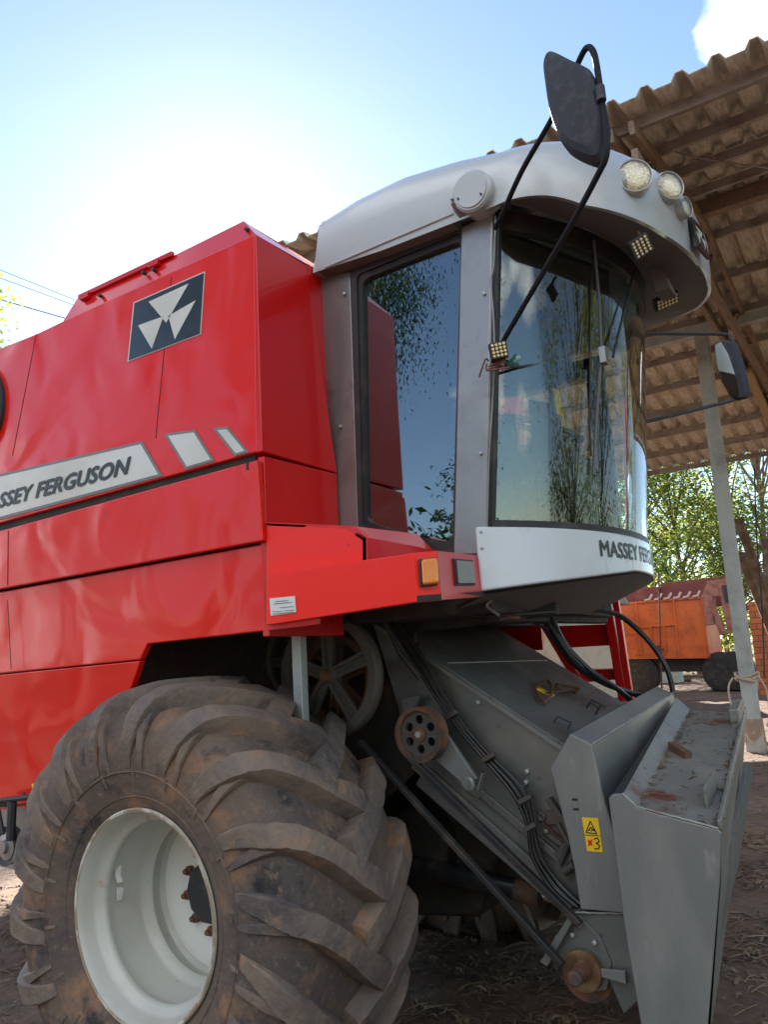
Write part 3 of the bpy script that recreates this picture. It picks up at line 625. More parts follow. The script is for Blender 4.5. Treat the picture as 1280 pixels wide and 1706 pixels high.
# front badge of roof
ib,nb=onroof(1162); d=ray(1160,397); c=CAM+d*((RM[ib]-CAM).dot(nb)/d.dot(nb))-Vector((.03,0,0)); u=Vector((.1,1,0)).normalized(); v=Vector((-.1,0,1)).normalized()
m=MB(); orient_box(m,c+Vector((.035,0,0)),u,v,.16,.15,.012); rbg=m.build('roof_badge',INK,C)
m=MB(); cc2=c+Vector((.049,0,0))
for tr in (((-.045,.035),(.045,.035),(0,-.01)),((-.06,0),(-.012,0),(-.036,-.045)),((.012,0),(.06,0),(.036,-.045))):
    m.prism([cc2+u*a+v*b for a,b in tr],(.002,0,0))
m.build('roof_badge_triangles',STICK,rbg,smooth=False)
# LED work lights hung below the visor
def ledbox(name,c,u,v,wd,ht,nx,ny,parent=C):
    u=Vector(u).normalized(); v=Vector(v); v=(v-u*v.dot(u)).normalized(); w_=u.cross(v)
    m=MB(); orient_box(m,c,u,v,wd,ht,-.03); a=m.build(name,BLKP,parent,bevel=.004)
    m=MB()
    for i in range(nx):
        for j in range(ny):
            p=c+u*(wd*((i+.5)/nx-.5)*.88)+v*(ht*((j+.5)/ny-.5)*.86); m.lathe([(.001,min(wd/nx,ht/ny)*.40),(.005,min(wd/nx,ht/ny)*.25),(.005,.0001)],p,axis=w_,n=8)
    m.build('led_chips',CHIP,a)
    return a
c=P(1070,411,Y=2.92)
ledbox('led_work_light',c,RV*.82+UV*.55,UV*.8-RV*.45-fw*.35,.082,.075,4,5)
m=MB(); m.tube([c+UV*.035-fw*.0,c+UV*.07+fw*.05],.008,8); m.build('light_bracket',RUST,C)
c=P(1113,503,Y=3.7); ledbox('led_work_light',c,RV*.9+UV*.4,UV*.7-RV*.3-fw*.6,.12,.06,6,3)
m=MB(); m.tube([c+UV*.02,c+UV*.07],.008,8); m.build('light_bracket',BLKP,C)
m=MB(); m.prism([P(1085,450,Y=3.45),P(1105,450,Y=3.45),P(1118,478,Y=3.45),P(1092,488,Y=3.45)],(0,.12,0)); m.build('visor_vent_box',SOFF,C,bevel=.006)
# wipers
def onarc(px,py,off=.012):
    best=None
    d=ray(px,py); 
    t0=.5
    # march to cylinder
    for i in range(4000):
        t=(1.5+i*.001)/d.length if False else (1.8+i*.0008)/F; p=CAM+d*t; sh=.125*max(0,min(1,(p.z-ZB)/(ZT-ZB)))
        if (p.x-sh*.9-AC.x)**2+(p.y-AC.y)**2<=(AR+off)**2: return p
    return P(px,py,Y=3.0)
m=MB(); m.tube([onarc(990,400,.03),onarc(999,500,.03),onarc(1003,590,.035)],.006,6); m.tube([onarc(1001,600,.035),onarc(994,700,.02),onarc(990,790,.015)],.007,6); wp=m.build('wiper_arm',mat('wiper_grey',(.1,.1,.12),.5),C)
m=MB(); c=onarc(1005,592,.05); m.box((c.x-.012,c.y-.015,c.z-.035),(c.x+.015,c.y+.03,c.z+.035)); m.build('wiper_motor_box',PILL,wp,bevel=.003)
m=MB(); m.tube([onarc(990,400,.006),onarc(985,520,.006),onarc(983,700,.006),onarc(986,760,.006)],.004,5); m.build('wiper_blade',BLK,wp)
m=MB(); m.tube([onarc(1058,450,.03),onarc(1040,520,.03),onarc(1022,595,.04)],.006,6); m.build('wiper_arm',BLKP,C)
# --- near mirror with its tubular frame
YM=2.12
pm=lambda x,y,Y=YM: P(x,y,Y=Y)
arm=catmull([P(822,604,Y=2.52),P(835,575,Y=2.50),P(905,455,Y=2.33),P(960,360,Y=2.2),P(1000,285,Y=2.11),P(1010,262,Y=2.09),P(1012,235,Y=2.09),P(1005,180,Y=2.1),P(995,110,Y=2.12),P(988,84,Y=2.13),P(978,80,Y=2.14),P(966,100,Y=2.16),P(940,160,Y=2.2),P(912,212,Y=2.27),P(870,285,Y=2.38),P(838,355,Y=2.5),P(826,380,Y=2.56)],5)
m=MB(); m.tube(arm,.0095,10); MA=m.build('mirror_arm',mat('satin_black_tube',(.02,.021,.025),.6,spec=.12,bump=.0004,bscale=120),C)
hs=[(909,98),(913,90),(923,87),(950,100),(976,112),(987,121),(998,145),(1008,180),(1013,215),(1008,250),(1003,268),(992,272),(965,262),(944,248),(930,225),(917,185),(910,140),(907,112)]
hp=[P(x,y,Y=2.12) for x,y in hs]; hp=[p for p in catmull(hp+[hp[0]],3)[:-1]]; hc=sum(hp,Vector())/len(hp)
m=MB(); n=len(hp); lv=[]
for (s,dy) in ((.97,.035),(1.0,.03),(1.0,-.002),(.93,-.022),(.80,-.032)):
    lv.append([hc+(p-hc)*s+Vector((0,dy,0)) for p in hp])
vs=[p for r in lv for p in r]; fs=[(j*n+i,j*n+(i+1)%n,(j+1)*n+(i+1)%n,(j+1)*n+i) for j in range(4) for i in range(n)]+[tuple(range(4*n,5*n)),tuple(range(n-1,-1,-1))]
m.add(vs,fs); mh=m.build('mirror_housing',HOUSE,MA,bevel=.003,angle=25)
m=MB(); m.prism([hc+(p-hc)*.78+Vector((0,.0355,0)) for p in hp],(0,.003,0)); m.build('mirror_pane',MIRR,mh)
m=MB(); m.tube([P(1000,145,Y=2.095),P(1003,168,Y=2.09)],.014,10); m.build('mirror_clamp',BLKP,MA)
# clamp, lamp and wires at the arm's lower end
c=P(832,583,Y=2.47); ledbox('led_work_light',c,RV*.95+UV*.2,UV*.9-RV*.2,.062,.06,4,4)
m=MB(); rng=random.Random(3)
for k in range(9):
    a=P(822+rng.uniform(-12,8),600+rng.uniform(-10,12),Y=2.5); m.tube(catmull([a,a+Vector((rng.uniform(-.04,.04),rng.uniform(-.03,.01),rng.uniform(-.03,.03))),a+Vector((rng.uniform(-.05,.05),0,rng.uniform(-.05,.02)))],4),.0035,5)
m.build('lamp_wiring',COPPER,C)
m=MB()
for k in range(7):
    a=P(836+rng.uniform(-6,16),607+rng.uniform(-6,6),Y=2.52); m.tube(catmull([a,a+Vector((rng.uniform(-.03,.03),0,rng.uniform(-.02,.03))),a+Vector((rng.uniform(-.04,.05),0,rng.uniform(-.02,.02)))],4),.004,5)
m.build('wire_tie',GREENW,C)
m=MB(); m.tube([P(832,610,Y=2.56),P(868,611,Y=2.72),P(916,604,Y=2.86)],.006,8); m.build('stay_rod',BLKP,C)
m=MB(); m.tube([P(845,606,Y=2.55),P(866,596,Y=2.6)],.009,8); m.build('rod_grip',mat('pale_green_plastic',(.25,.38,.28),.5),C)
# --- far mirror
Yf=4.95
m=MB(); m.tube(catmull([P(1040,560,Y=4.3),P(1075,556,Y=4.5),P(1150,556,Y=4.8),P(1208,557,Y=Yf),P(1220,565,Y=Yf),P(1226,590,Y=Yf),P(1236,640,Y=Yf),P(1226,664,Y=Yf),P(1190,675,Y=4.8),P(1130,690,Y=4.55),P(1070,704,Y=4.3)],5),.011,8); FM=m.build('mirror_arm',BLKP,C)
fo=[(1190,575),(1203,565),(1222,568),(1236,610),(1244,650),(1240,662),(1222,667),(1205,640),(1192,605)]
m=MB(); m.prism([P(x,y,Y=Yf-.02) for x,y in fo],(.02,.05,0)); fh=m.build('mirror_housing',HOUSE,FM,bevel=.012,seg=3)
m=MB(); m.prism([P(x,y,Y=Yf-.026) for x,y in ((1192,575),(1202,569),(1214,590),(1226,625),(1233,655),(1229,663),(1218,661),(1204,636),(1195,605))],(0,.005,0)); m.build('mirror_pane',MIRR,fh)
# ================================================================ FRONT WHEELS
WC=P(238,1528,Y=2.05); WC=Vector((WC.x,2.05,WC.z))
WX,WZ=WC.x,WC.z
YW=2.05+.30     # centre plane of the near tyre
def wheel(sgn,yc,parent):
    "sgn=-1: outboard side faces -Y"
    c=Vector((WX,yc,WZ)); ax=Vector((0,1,0))
    # profile (y from centre, toward outboard negative) and radius
    prof=[(-.285,.362),(-.30,.372),(-.315,.40),(-.335,.46),(-.35,.53),(-.352,.59),(-.343,.645),(-.322,.695),(-.285,.728),(-.22,.745),(-.12,.755),(0,.758),(.12,.755),(.22,.745),(.285,.728),(.322,.695),(.343,.645),(.352,.59),(.35,.53),(.335,.46),(.30,.372),(.285,.362)]
    pr=[Vector(p) for p in prof]; n=160
    # smooth profile
    sp=[]
    for i in range(len(pr)-1):
        p0=pr[max(i-1,0)];p1=pr[i];p2=pr[i+1];p3=pr[min(i+2,len(pr)-1)]
        for k in range(3):
            t=k/3; sp.append(.5*((2*p1)+(p2-p0)*t+(2*p0-5*p1+4*p2-p3)*t*t+(3*p1-p0-3*p2+p3)*t**3))
    sp.append(pr[-1])
    m=MB(); m.lathe([(p.x,p.y) for p in sp],c,n=n); 
    # moulded ribs near the bead
    for (a,r) in ((-.3195,.415),(-.346,.505)):
        m.lathe([(a+.004,r-.006),(a-.005,r),(a+.002,r+.008)],c,n=n)
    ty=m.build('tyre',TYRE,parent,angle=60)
    # displaced dirt/unevenness
    # lugs
    L_=[0]
    for a,b in zip(sp,sp[1:]): L_.append(L_[-1]+(b-a).length)
    tot=L_[-1]
    def prof_at(s):
        s=max(0,min(tot,s))
        for i in range(len(sp)-1):
            if L_[i+1]>=s:
                t=(s-L_[i])/(L_[i+1]-L_[i]); p=sp[i].lerp(sp[i+1],t); d=(sp[i+1]-sp[i]).normalized(); break
        nrm=Vector((-d.y,d.x)) # outward
        if nrm.y<0 and abs(p.x)<.3: nrm=-nrm
        return p,nrm
    def pt(s,th,hgt):
        p,nm=prof_at(s); nm=nm if nm.dot(Vector((p.x*1.0,p.y-.55)))>0 else -nm
        q=p+nm*hgt; return Vector((WX+q.y*math.cos(th),yc+q.x,WZ+q.y*math.sin(th)))
    half=tot/2; rng=random.Random(11+int(yc*10))
    m=MB(); NL=18; pitch=2*math.pi/NL
    def lugpath(nodes,th0,side,wob=1.1):
        # nodes: (s from outboard bead, dtheta, half width angle, height)
        rings=[]
        for (s,dt,hw,hg) in nodes:
            ss=s if side<0 else tot-s
            r=prof_at(ss)[0].y
            sl=.009/r*min(1,hg/.03)
            j=lambda k: rng.uniform(-k,k)*wob
            rings.append([pt(ss,th0+dt-hw-sl,-.012),pt(ss,th0+dt-hw-sl*.45,hg*.66),pt(ss,th0+dt-hw*.9+j(.002),hg+j(.002)),pt(ss,th0+dt,hg*1.0+j(.001)),pt(ss,th0+dt+hw*.9+j(.002),hg+j(.002)),pt(ss,th0+dt+hw+sl*.45,hg*.66),pt(ss,th0+dt+hw+sl,-.012)])
        vs=[p for r in rings for p in r]; K=7
        fs=[(i*K+k,i*K+k+1,(i+1)*K+k+1,(i+1)*K+k) for i in range(len(rings)-1) for k in range(K-1)]
        fs+=[tuple(range(K)),tuple(range(len(rings)*K-1,len(rings)*K-K-1,-1))]
        m.add(vs,fs)
    def interp(nodes,n=4):
        out=[]
        for a,b in zip(nodes,nodes[1:]):
            for k in range(n):
                t=k/n; out.append(tuple(a[i]*(1-t)+b[i]*t for i in range(4)))
        return out+[nodes[-1]]
    for k in range(NL):
        for side in (-1,1):
            th=k*pitch+(0 if side<0 else pitch/2)+R_(3)+rng.uniform(-.006,.006)
            # swing: toward the tread centre the lug trails downwards at the front of the wheel
            nodes=[(.175,.185,.044,.002),(.22,.168,.050,.010),(.27,.142,.054,.019),(.315,.112,.058,.030),(.35,.084,.061,.042),(.39,.050,.060,.055),(.44,.0,.060,.066),(.53,-.09,.060,.072),(.62,-.185,.062,.072),(half+.04,-.275,.070,.072),(half+.075,-.30,.068,.067)]
            lugpath(interp(nodes,4),th,side)
            # two tails running down the sidewall, with a notch between
            pass
            lugpath(interp([(.40,.025,.034,.034),(.345,.035,.030,.024),(.28,.035,.024,.016),(.20,.03,.020,.006),(.16,.03,.014,.002)],3),th,side)
            # small bumps between tails
            lugpath(interp([(.17,.12,.012,.003),(.145,.12,.012,.004),(.12,.12,.01,.002)],2),th,side)
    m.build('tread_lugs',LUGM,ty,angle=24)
    # rim, profile from the outboard flange inwards
    s=sgn
    o=Vector((WX,yc+s*(.30),WZ)); A=(0,-s,0)
    m=MB(); m.lathe([(.0,.362),(-.006,.374),(-.014,.372),(-.012,.360),(.010,.349),(.045,.346),(.060,.338),(.072,.318),(.084,.311),(.096,.312),(.112,.322),(.14,.325),(.245,.322),(.26,.312),(.272,.294),(.287,.287),(.302,.292),(.315,.303),(.34,.304),(.355,.29),(.358,.26)],o,axis=A,n=96); rm=m.build('rim',RIMM,parent,angle=40)
    m=MB(); m.lathe([(-.0145,.3735),(-.017,.369),(-.0145,.361)],o,axis=A,n=96); m.build('rim_edge',BEAD,rm)
    m=MB(); m.lathe([(.353,.285),(.350,.25),(.362,.22),(.362,.17),(.362,.0001)],o,axis=A,n=64); m.build('rim_disc',RIMC,rm)
    m=MB(); m.lathe([(.363,.120),(.315,.116),(.305,.10),(.300,.0001)],o,axis=A,n=10); hb=m.build('hub',BLKP,rm,angle=20)
    for k in range(10):
        a=2*math.pi*k/10+.2; p=o+Vector((math.cos(a)*.150,-s*.360,math.sin(a)*.150)); m=MB(); m.lathe([(.0,.019),(-.022,.019),(-.026,.012),(-.04,.011),(-.04,.0001)],p,axis=A,n=6); m.build('wheel_nut',RUST,rm,angle=20)
    # valve bracket and torn tag on the rim
    m=MB(); a=R_(168); p=o+Vector((math.cos(a)*.318,-s*.13,math.sin(a)*.318)); m.prism([p+Vector((0,0,.06)),p+Vector((.01,-.015,.02)),p+Vector((.018,-.01,-.01)),p+Vector((.0,.01,.0))],(.006,.02,0)); m.prism([p+Vector((.0,0,-.03)),p+Vector((.03,-.012,-.035)),p+Vector((.015,-.01,-.075))],(.004,.02,0)); m.build('rim_bracket',RIMC,rm)
w1=MB(); 
def wheel_root(yc,sgn):
    o=bpy.data.objects.new('front_wheel',None); COL.objects.link(o); o.parent=C; o['_o']=C['_o']; o.empty_display_size=.1
    return o
# wheels are parts of the harvester; tyre and rim are meshes under it
def wheel_part(sgn,yc):
    # a thin hub spindle mesh carries tyre and rim so that the wheel is one part
    m=MB(); m.tube([(WX,yc-sgn*.345,WZ),(WX,yc-sgn*.6,WZ)],.09,20); return m.build('front_wheel',DARK,C)
wheel(-1,YW,wheel_part(-1,YW))
YW2=4.62
wheel(1,YW2,wheel_part(1,YW2))
# ================================================================ DRIVES BETWEEN WHEEL AND FEEDER HOUSE
def spoked(name,c,R0,nsp,mt,a0=0,wd=.05):
    m=MB(); m.lathe([(0,R0*.80),(-wd*.5,R0*.82),(-wd*.5,R0*.97),(-wd*.3,R0),(-wd*.1,R0*.96),(wd*.1,R0),(wd*.5,R0),(wd*.5,R0*.82),(0,R0*.80)],c,n=56)
    for k in range(nsp):
        a=a0+2*math.pi*k/nsp; d=Vector((math.cos(a),0,math.sin(a))); t=Vector((-math.sin(a),0,math.cos(a)))
        w0,w1_=R0*.085,R0*.125
        q=[c+d*R0*.12-t*w0,c+d*R0*.86-t*w1_,c+d*R0*.86+t*w1_,c+d*R0*.12+t*w0]
        m.prism([p+Vector((0,-wd*.2,0)) for p in q],(0,wd*.35,0))
        for sg in (-1,1):
            m.bar(c+d*R0*.14+t*w0*.75*sg+Vector((0,-wd*.3,0)),c+d*R0*.84+t*w1_*.75*sg+Vector((0,-wd*.3,0)),R0*.028,R0*.07,up=t)
    m.lathe([(.02,R0*.2),(-wd*.3,R0*.19),(-wd*.45,R0*.14),(-wd*.45,.0001)],c,n=24)
    o=m.build(name,mt,C,bevel=.002)
    m=MB(); m.lathe([(-wd*.45,R0*.11),(-wd*.9,R0*.09),(-wd*.9,.0001)],c,n=12); m.build('hub_nut',RUST,o); return o
spoked('large_drive_pulley',P(550,1125,Y=2.72),.255,5,CAST,a0=R_(90))
spoked('rear_drive_pulley',P(563,1133,Y=2.86),.20,6,RUST,a0=R_(20))
spoked('rear_drive_pulley',P(500,1098,Y=2.88),.19,5,CAST,a0=R_(40))
# small idler with holes
c=P(702,1223,Y=2.74); m=MB(); R0=.105
m.lathe([(.02,R0*.82),(-.02,R0*.82),(-.026,R0*.86),(-.026,R0),(-.014,R0*.95),(.01,R0*.95),(.02,R0),(.03,R0)],c,n=48); sp=m.build('idler_pulley',RUST,C)
m=MB(); vs=[];fs=[]; nh=6
# disc with six round holes: built as sectors around each hole
for k in range(nh):
    a=2*math.pi*(k+.5)/nh; hc_=Vector((math.cos(a)*R0*.53,math.sin(a)*R0*.53)); ha=math.pi/nh
    segs=24; inner=[hc_+Vector((math.cos(t),math.sin(t)))*R0*.165 for t in [2*math.pi*i/segs for i in range(segs)]]
    outer=[]
    for p in inner:
        d=(p-hc_).normalized(); t=0
        while True:
            q=hc_+d*(R0*.165+t); rr2=q.length; an=math.atan2(q.y,q.x)-a; an=(an+math.pi)%(2*math.pi)-math.pi
            if rr2>R0*.84 or rr2<R0*.2 or abs(an)>ha or t>.1: break
            t+=.0008
        outer.append(q)
    b=len(vs); vs+=[c+Vector((p.x,-.008,p.y)) for p in inner]+[c+Vector((p.x,-.008,p.y)) for p in outer]+[c+Vector((p.x,.004,p.y)) for p in inner]
    for i in range(segs):
        j=(i+1)%segs; fs.append((b+i,b+j,b+segs+j,b+segs+i)); fs.append((b+i,b+j,b+2*segs+j,b+2*segs+i))
m.add(vs,fs); m.build('pulley_web',CAST,sp,angle=20)
m=MB(); m.lathe([(0,R0*.26),(-.018,R0*.25),(-.018,.0001)],c,n=24); m.build('pulley_boss',RUST,sp)
m=MB(); m.lathe([(-.018,R0*.13),(-.028,R0*.12),(-.028,.0001)],c,n=6); m.build('pulley_bolt',YEL if False else GALV,sp)
m=MB(); m.lathe([(.01,R0*.83),(.01,.0001)],c+Vector((0,.03,0)),n=32); m.build('idler_backing',DARK,sp)
# idler arm
m=MB(); m.prism([P(x,y,Y=2.79) for x,y in ((722,1228),(745,1225),(795,1298),(778,1312),(716,1258))],(0,.02,0)); m.lathe([(-.03,.028),(-.035,.02),(-.035,.0001)],P(786,1304,Y=2.79),n=16); m.lathe([(-.045,.012),(-.045,.0001)],P(786,1304,Y=2.79),n=8); m.bar(P(806,1288,Y=2.77),P(798,1318,Y=2.77),.006,.03,up=(0,1,0)); m.build('idler_arm',LGREY,C,bevel=.003)
# belts
m=MB(); m.bar(P(600,1235,Y=2.70),P(938,1607,Y=2.66),.02,.030,up=(0,1,0)); m.build('drive_belt',BLK,C,bevel=.003)
m=MB(); m.bar(P(684,1262,Y=2.72),P(968,1540,Y=2.70),.022,.030,up=(0,1,0)); m.build('drive_belt',BLK,C,bevel=.003)
m=MB(); m.tube([P(640,1030,Y=2.72),P(665,1085,Y=2.72),P(700,1130,Y=2.75)],.012,8); m.build('drive_belt',BLK,C)
m=MB(); m.prism([P(668,1165,Y=2.85),P(700,1158,Y=2.85),P(692,1175,Y=2.85),P(672,1200,Y=2.85)],(0,.03,0)); m.build('belt_guide',GREY,C,bevel=.003)
# inner wall between wheel and pulleys
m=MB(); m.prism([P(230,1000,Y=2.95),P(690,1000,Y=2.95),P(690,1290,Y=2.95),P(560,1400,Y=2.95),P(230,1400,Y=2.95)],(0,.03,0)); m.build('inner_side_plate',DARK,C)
# ================================================================ FEEDER HOUSE
YN=2.92; YF=4.02
s0_=P(655,1060,Y=YN); s1=P(935,1245,Y=YN); 
dirf=(s1-s0_).normalized(); dn=Vector((dirf.z,0,-dirf.x)); 
dn=Vector((-dirf.z,0,dirf.x)); dn=dn if dn.z<0 else -dn
e2=s1+dirf*.06
side=[s0_-dirf*.12,e2,P(985,1545,Y=YN),P(690,1268,Y=YN)]
m=MB(); m.prism([Vector((p.x,YN,p.z)) for p in side],(0,.02,0)); m.build('feeder_side',GREY,C,bevel=.004)
m=MB(); top=[side[0],side[1],side[1]+Vector((0,YF-YN,0)),side[0]+Vector((0,YF-YN,0))]
m.prism([p+Vector((0,0,.003)) for p in top],dn*-.015); ftop=m.build('feeder_top',mat('dirty_feeder_top',(.15,.16,.16),.4,.25,.15,dent=.006,dscale=2.2,bump=.0007,bscale=80,layers=(((.085,.068,.055),1.3,.44,.62),((.26,.24,.21),13,.62,.74),((.06,.05,.045),30,.62,.72)),rough2=.65),C,bevel=.004)
m=MB(); m.bar(side[0]-Vector((0,.006,0)),side[1]-Vector((0,.006,0)),.012,.014); m.bar(side[0].lerp(side[1],.38)+Vector((0,.05,.018)),side[0].lerp(side[1],.42)+Vector((0,1.05,.018)),.01,.006); m.build('feeder_top_edge',LGREY,C)
m=MB(); m.prism([Vector((p.x,YF,p.z)) for p in side],(0,-.02,0)); m.build('feeder_far_side',GREY,C)
m=MB(); m.prism([side[3]+Vector((0,.02,.03)),side[2]+Vector((0,.02,.03)),side[2]+Vector((0,1.05,.03)),side[3]+Vector((0,1.05,.03))],(0,0,.02)); m.build('feeder_floor',DARK,C)
# ribs and plates on the side
m=MB(); m.bar(P(800,1320,Y=YN-.01),P(950,1445,Y=YN-.01),.03,.012,up=(0,1,0)); m.bar(P(690,1270,Y=YN-.02),P(972,1520,Y=YN-.02),.05,.012,up=(0,1,0)); m.bar(P(700,1298,Y=YN-.0),P(940,1505,Y=YN-.0),.05,.03,up=(0,1,0)); m.build('feeder_side_rib',GREY,C,bevel=.003)
m=MB()
for q in ((878,1303),(925,1340),(912,1383),(934,1430),(798,1170),(880,1285),(872,1311),(985,1385)):
    m=MB(); m.lathe([(-.014,.0001),(-.012,.009),(0,.011)],P(*q,Y=YN-.002),n=8); m.build('feeder_bolt',GALV,C)
m=MB(); m.lathe([(-.012,.0001),(-.02,.012),(-.014,.02),(0,.02)],P(905,1360,Y=YN-.005),n=12)
m.prism([P(895,1348,Y=YN-.004),P(930,1352,Y=YN-.004),P(938,1372,Y=YN-.004),P(905,1375,Y=YN-.004)],(0,-.012,0)); m.prism([P(925,1420,Y=YN-.006),P(950,1395,Y=YN-.006),P(972,1420,Y=YN-.006),P(945,1452,Y=YN-.006)],(0,-.02,0)); m.tube([P(940,1452,Y=YN-.04),P(958,1440,Y=YN-.04)],.018,10); m.build('latch_plate',CAST,C,bevel=.003)
# handles and loose ironwork on the top
def on_top(px,py,h=.0):
    n_=(top[1]-top[0]).cross(top[3]-top[0]).normalized(); d=ray(px,py); t=((top[0]-CAM).dot(n_))/d.dot(n_); p=CAM+d*t
    return p+(n_ if n_.z>0 else -n_)*(h+.02)
def hasp(q0,q1,name='top_handle',r=.004,h=.03,mt=BLKP):
    m=MB(); a=on_top(*q0); b=on_top(*q1); m.tube([a,on_top(*q0,h),on_top(*q1,h),b],r,6); return m.build(name,mt,C)
hasp((920,1212),(943,1222)); hasp((975,1186),(990,1196)); hasp((978,1182),(994,1190))
hasp((920,1158),(955,1162),'top_lever',.008,.035,RUST)
m=MB(); m.tube(catmull([on_top(888,1155,.01),on_top(905,1150,.03),on_top(912,1170,.03),on_top(900,1183,.02),on_top(888,1160,.01)],4),.007,6); m.tube([on_top(905,1168,.02),on_top(960,1160,.02)],.006,6); m.build('top_lever',RUST,C)
m=MB(); m.prism([on_top(890,1155,.0),on_top(896,1153,.0),on_top(922,1165,.0),on_top(916,1168,.0)],(0,0,.004)); m.build('yellow_tape',YEL,C)
m=MB()
for i in range(46):
    q=(random.uniform(905,1060),random.uniform(1120,1185)); 
    a=on_top(*q,.001); r=random.uniform(.002,.008); th=random.uniform(0,3); m.prism([a+Vector((r*math.cos(th+k),r*math.sin(th+k)*2,0)) for k in (0,1.8,3.6)],(0,0,.003))
m.build('leaf_debris',LITTER,C)
# ================================================================ FRONT FRAME OF THE FEEDER
YG=2.72
fr=[(950,1222),(986,1240),(1003,1322),(1026,1400),(1046,1522),(968,1515),(958,1450),(946,1392),(917,1280)]
pf=[P(x,y,Y=YG) for x,y in fr]
m=MB(); m.prism(pf,(0,.012,0)); m.build('frame_end_plate',LGREY,C,bevel=.004)
# top flange and front plate running across
far=P(1122,1155,Y=4.03)
d_=far-pf[1]
m=MB(); m.prism([pf[0]+Vector((0,.012,0)),pf[1]+Vector((0,.012,0)),pf[1]+d_,pf[0]+d_],(0,0,-.012)); m.build('frame_top_plate',LGREY,C,bevel=.003)
m=MB(); pl=[pf[1],pf[2],pf[3],pf[4]]; vs=[]
for p in pl: vs+=[p+Vector((.001,.012,0)),p+d_+Vector((.001,0,0))]
bk=[v+Vector((-.015,0,0)) for v in vs]; N8=len(vs)
m.add(vs+bk,[(0,1,3,2),(2,3,5,4),(4,5,7,6),(N8,N8+2,N8+3,N8+1),(N8+2,N8+4,N8+5,N8+3),(N8+4,N8+6,N8+7,N8+5),(0,N8,N8+1,1),(6,7,N8+7,N8+6),(0,2,N8+2,N8),(2,4,N8+4,N8+2),(4,6,N8+6,N8+4)]); m.build('frame_front_plate',GREY,C,bevel=.003,angle=15)
m=MB(); bl=[pf[0],pf[8],pf[7],pf[6],pf[5]]; vs=[]
for p in bl: vs+=[p+Vector((0,.012,0)),p+d_]
m.add(vs,[(2*i,2*i+1,2*i+3,2*i+2) for i in range(4)]); m.build('frame_back_plate',GREY,C,angle=15)
m=MB()
for q in ((958,1332),(960,1348)): m.bar(P(q[0]-4,q[1],Y=YG-.001),P(q[0]+5,q[1],Y=YG-.001),.007,.004,up=(0,1,0))
m.build('frame_slot',DARK,C)
# warning sticker
m=MB(); m.prism([P(x,y,Y=YG-.003) for x,y in ((970,1362),(997,1363),(1005,1420),(979,1418))],(0,.0025,0)); ws=m.build('warning_sticker',YEL,C,smooth=False)
m=MB()
def ln(a,b,r=.0018): m.bar(P(*a,Y=YG-.0045),P(*b,Y=YG-.0045),r*2,.001,up=(0,1,0))
T_=[(984,1368),(977,1387),(995,1389)]
for i in range(3): ln(T_[i],T_[(i+1)%3])
ln((981,1384),(985,1378)); ln((985,1378),(991,1385)); ln((985,1384),(991,1381)); ln((973,1391),(1000,1392),.001)
for a,b in (((990,1398),(996,1396)),((996,1396),(999,1402)),((999,1402),(994,1405)),((994,1405),(1000,1409)),((1000,1409),(998,1414)),((998,1414),(991,1414))): ln(a,b)
m.build('sticker_symbols',INK,ws,smooth=False)
m=MB(); m.prism([P(*q,Y=YG-.0045) for q in ((979,1398),(983,1401),(988,1398),(986,1404),(989,1410),(984,1407),(980,1411),(981,1404))],(0,.001,0)); m.build('sticker_red_mark',RED,ws,smooth=False)
# lower bracket & hub
m=MB(); m.prism([P(x,y,Y=YG+.02) for x,y in ((958,1518),(1046,1522),(1060,1590),(1072,1660),(1040,1690),(1000,1600),(985,1560))],(0,.03,0)); m.build('lower_bracket',GREY,C,bevel=.004)
m=MB(); m.prism([P(x,y,Y=YG-.0) for x,y in ((905,1598),(955,1518),(965,1523),(918,1606))],(0,-.03,0)); m.prism([P(x,y,Y=YG+.012) for x,y in ((916,1604),(962,1522),(1000,1560),(1020,1605),(1012,1650),(980,1655),(965,1604))],(0,.01,0)); m.build('bracket_plate',GREY,C,bevel=.004)
m=MB()
for q in ((966,1540),(955,1557),(992,1570),(930,1562),(998,1612)):
    m=MB(); m.lathe([(-.012,.0001),(-.010,.008),(0,.010)],P(*q,Y=YG+.008),n=6); m.build('bracket_bolt',GALV,C)
hc0=P(971,1618,Y=YG-.01)
m=MB(); m.lathe([(.05,.085),(.03,.088),(.03,.0001)],hc0+Vector((-.01,.03,-.03)),n=32); m.build('lower_drive_disc',RUST,C)
m=MB(); m.lathe([(.01,.066),(-.004,.064),(-.006,.05),(-.002,.034),(-.012,.03),(-.012,.0001)],hc0,n=28); m.build('bearing_flange',mat('yellow_zinc',(.24,.165,.08),.5,.4,layers=(((.13,.07,.04),14,.42,.6),)),C)
m=MB(); m.lathe([(-.01,.027),(-.075,.024),(-.08,.018),(-.08,.0001)],hc0,n=18); m.build('drive_shaft',RUST,C)
m=MB(); m.prism([P(x,y,Y=YG-.01) for x,y in ((998,1614),(1042,1618),(1044,1640),(1002,1628))],(0,.012,0)); m.build('frame_strap',LGREY,C,bevel=.002)
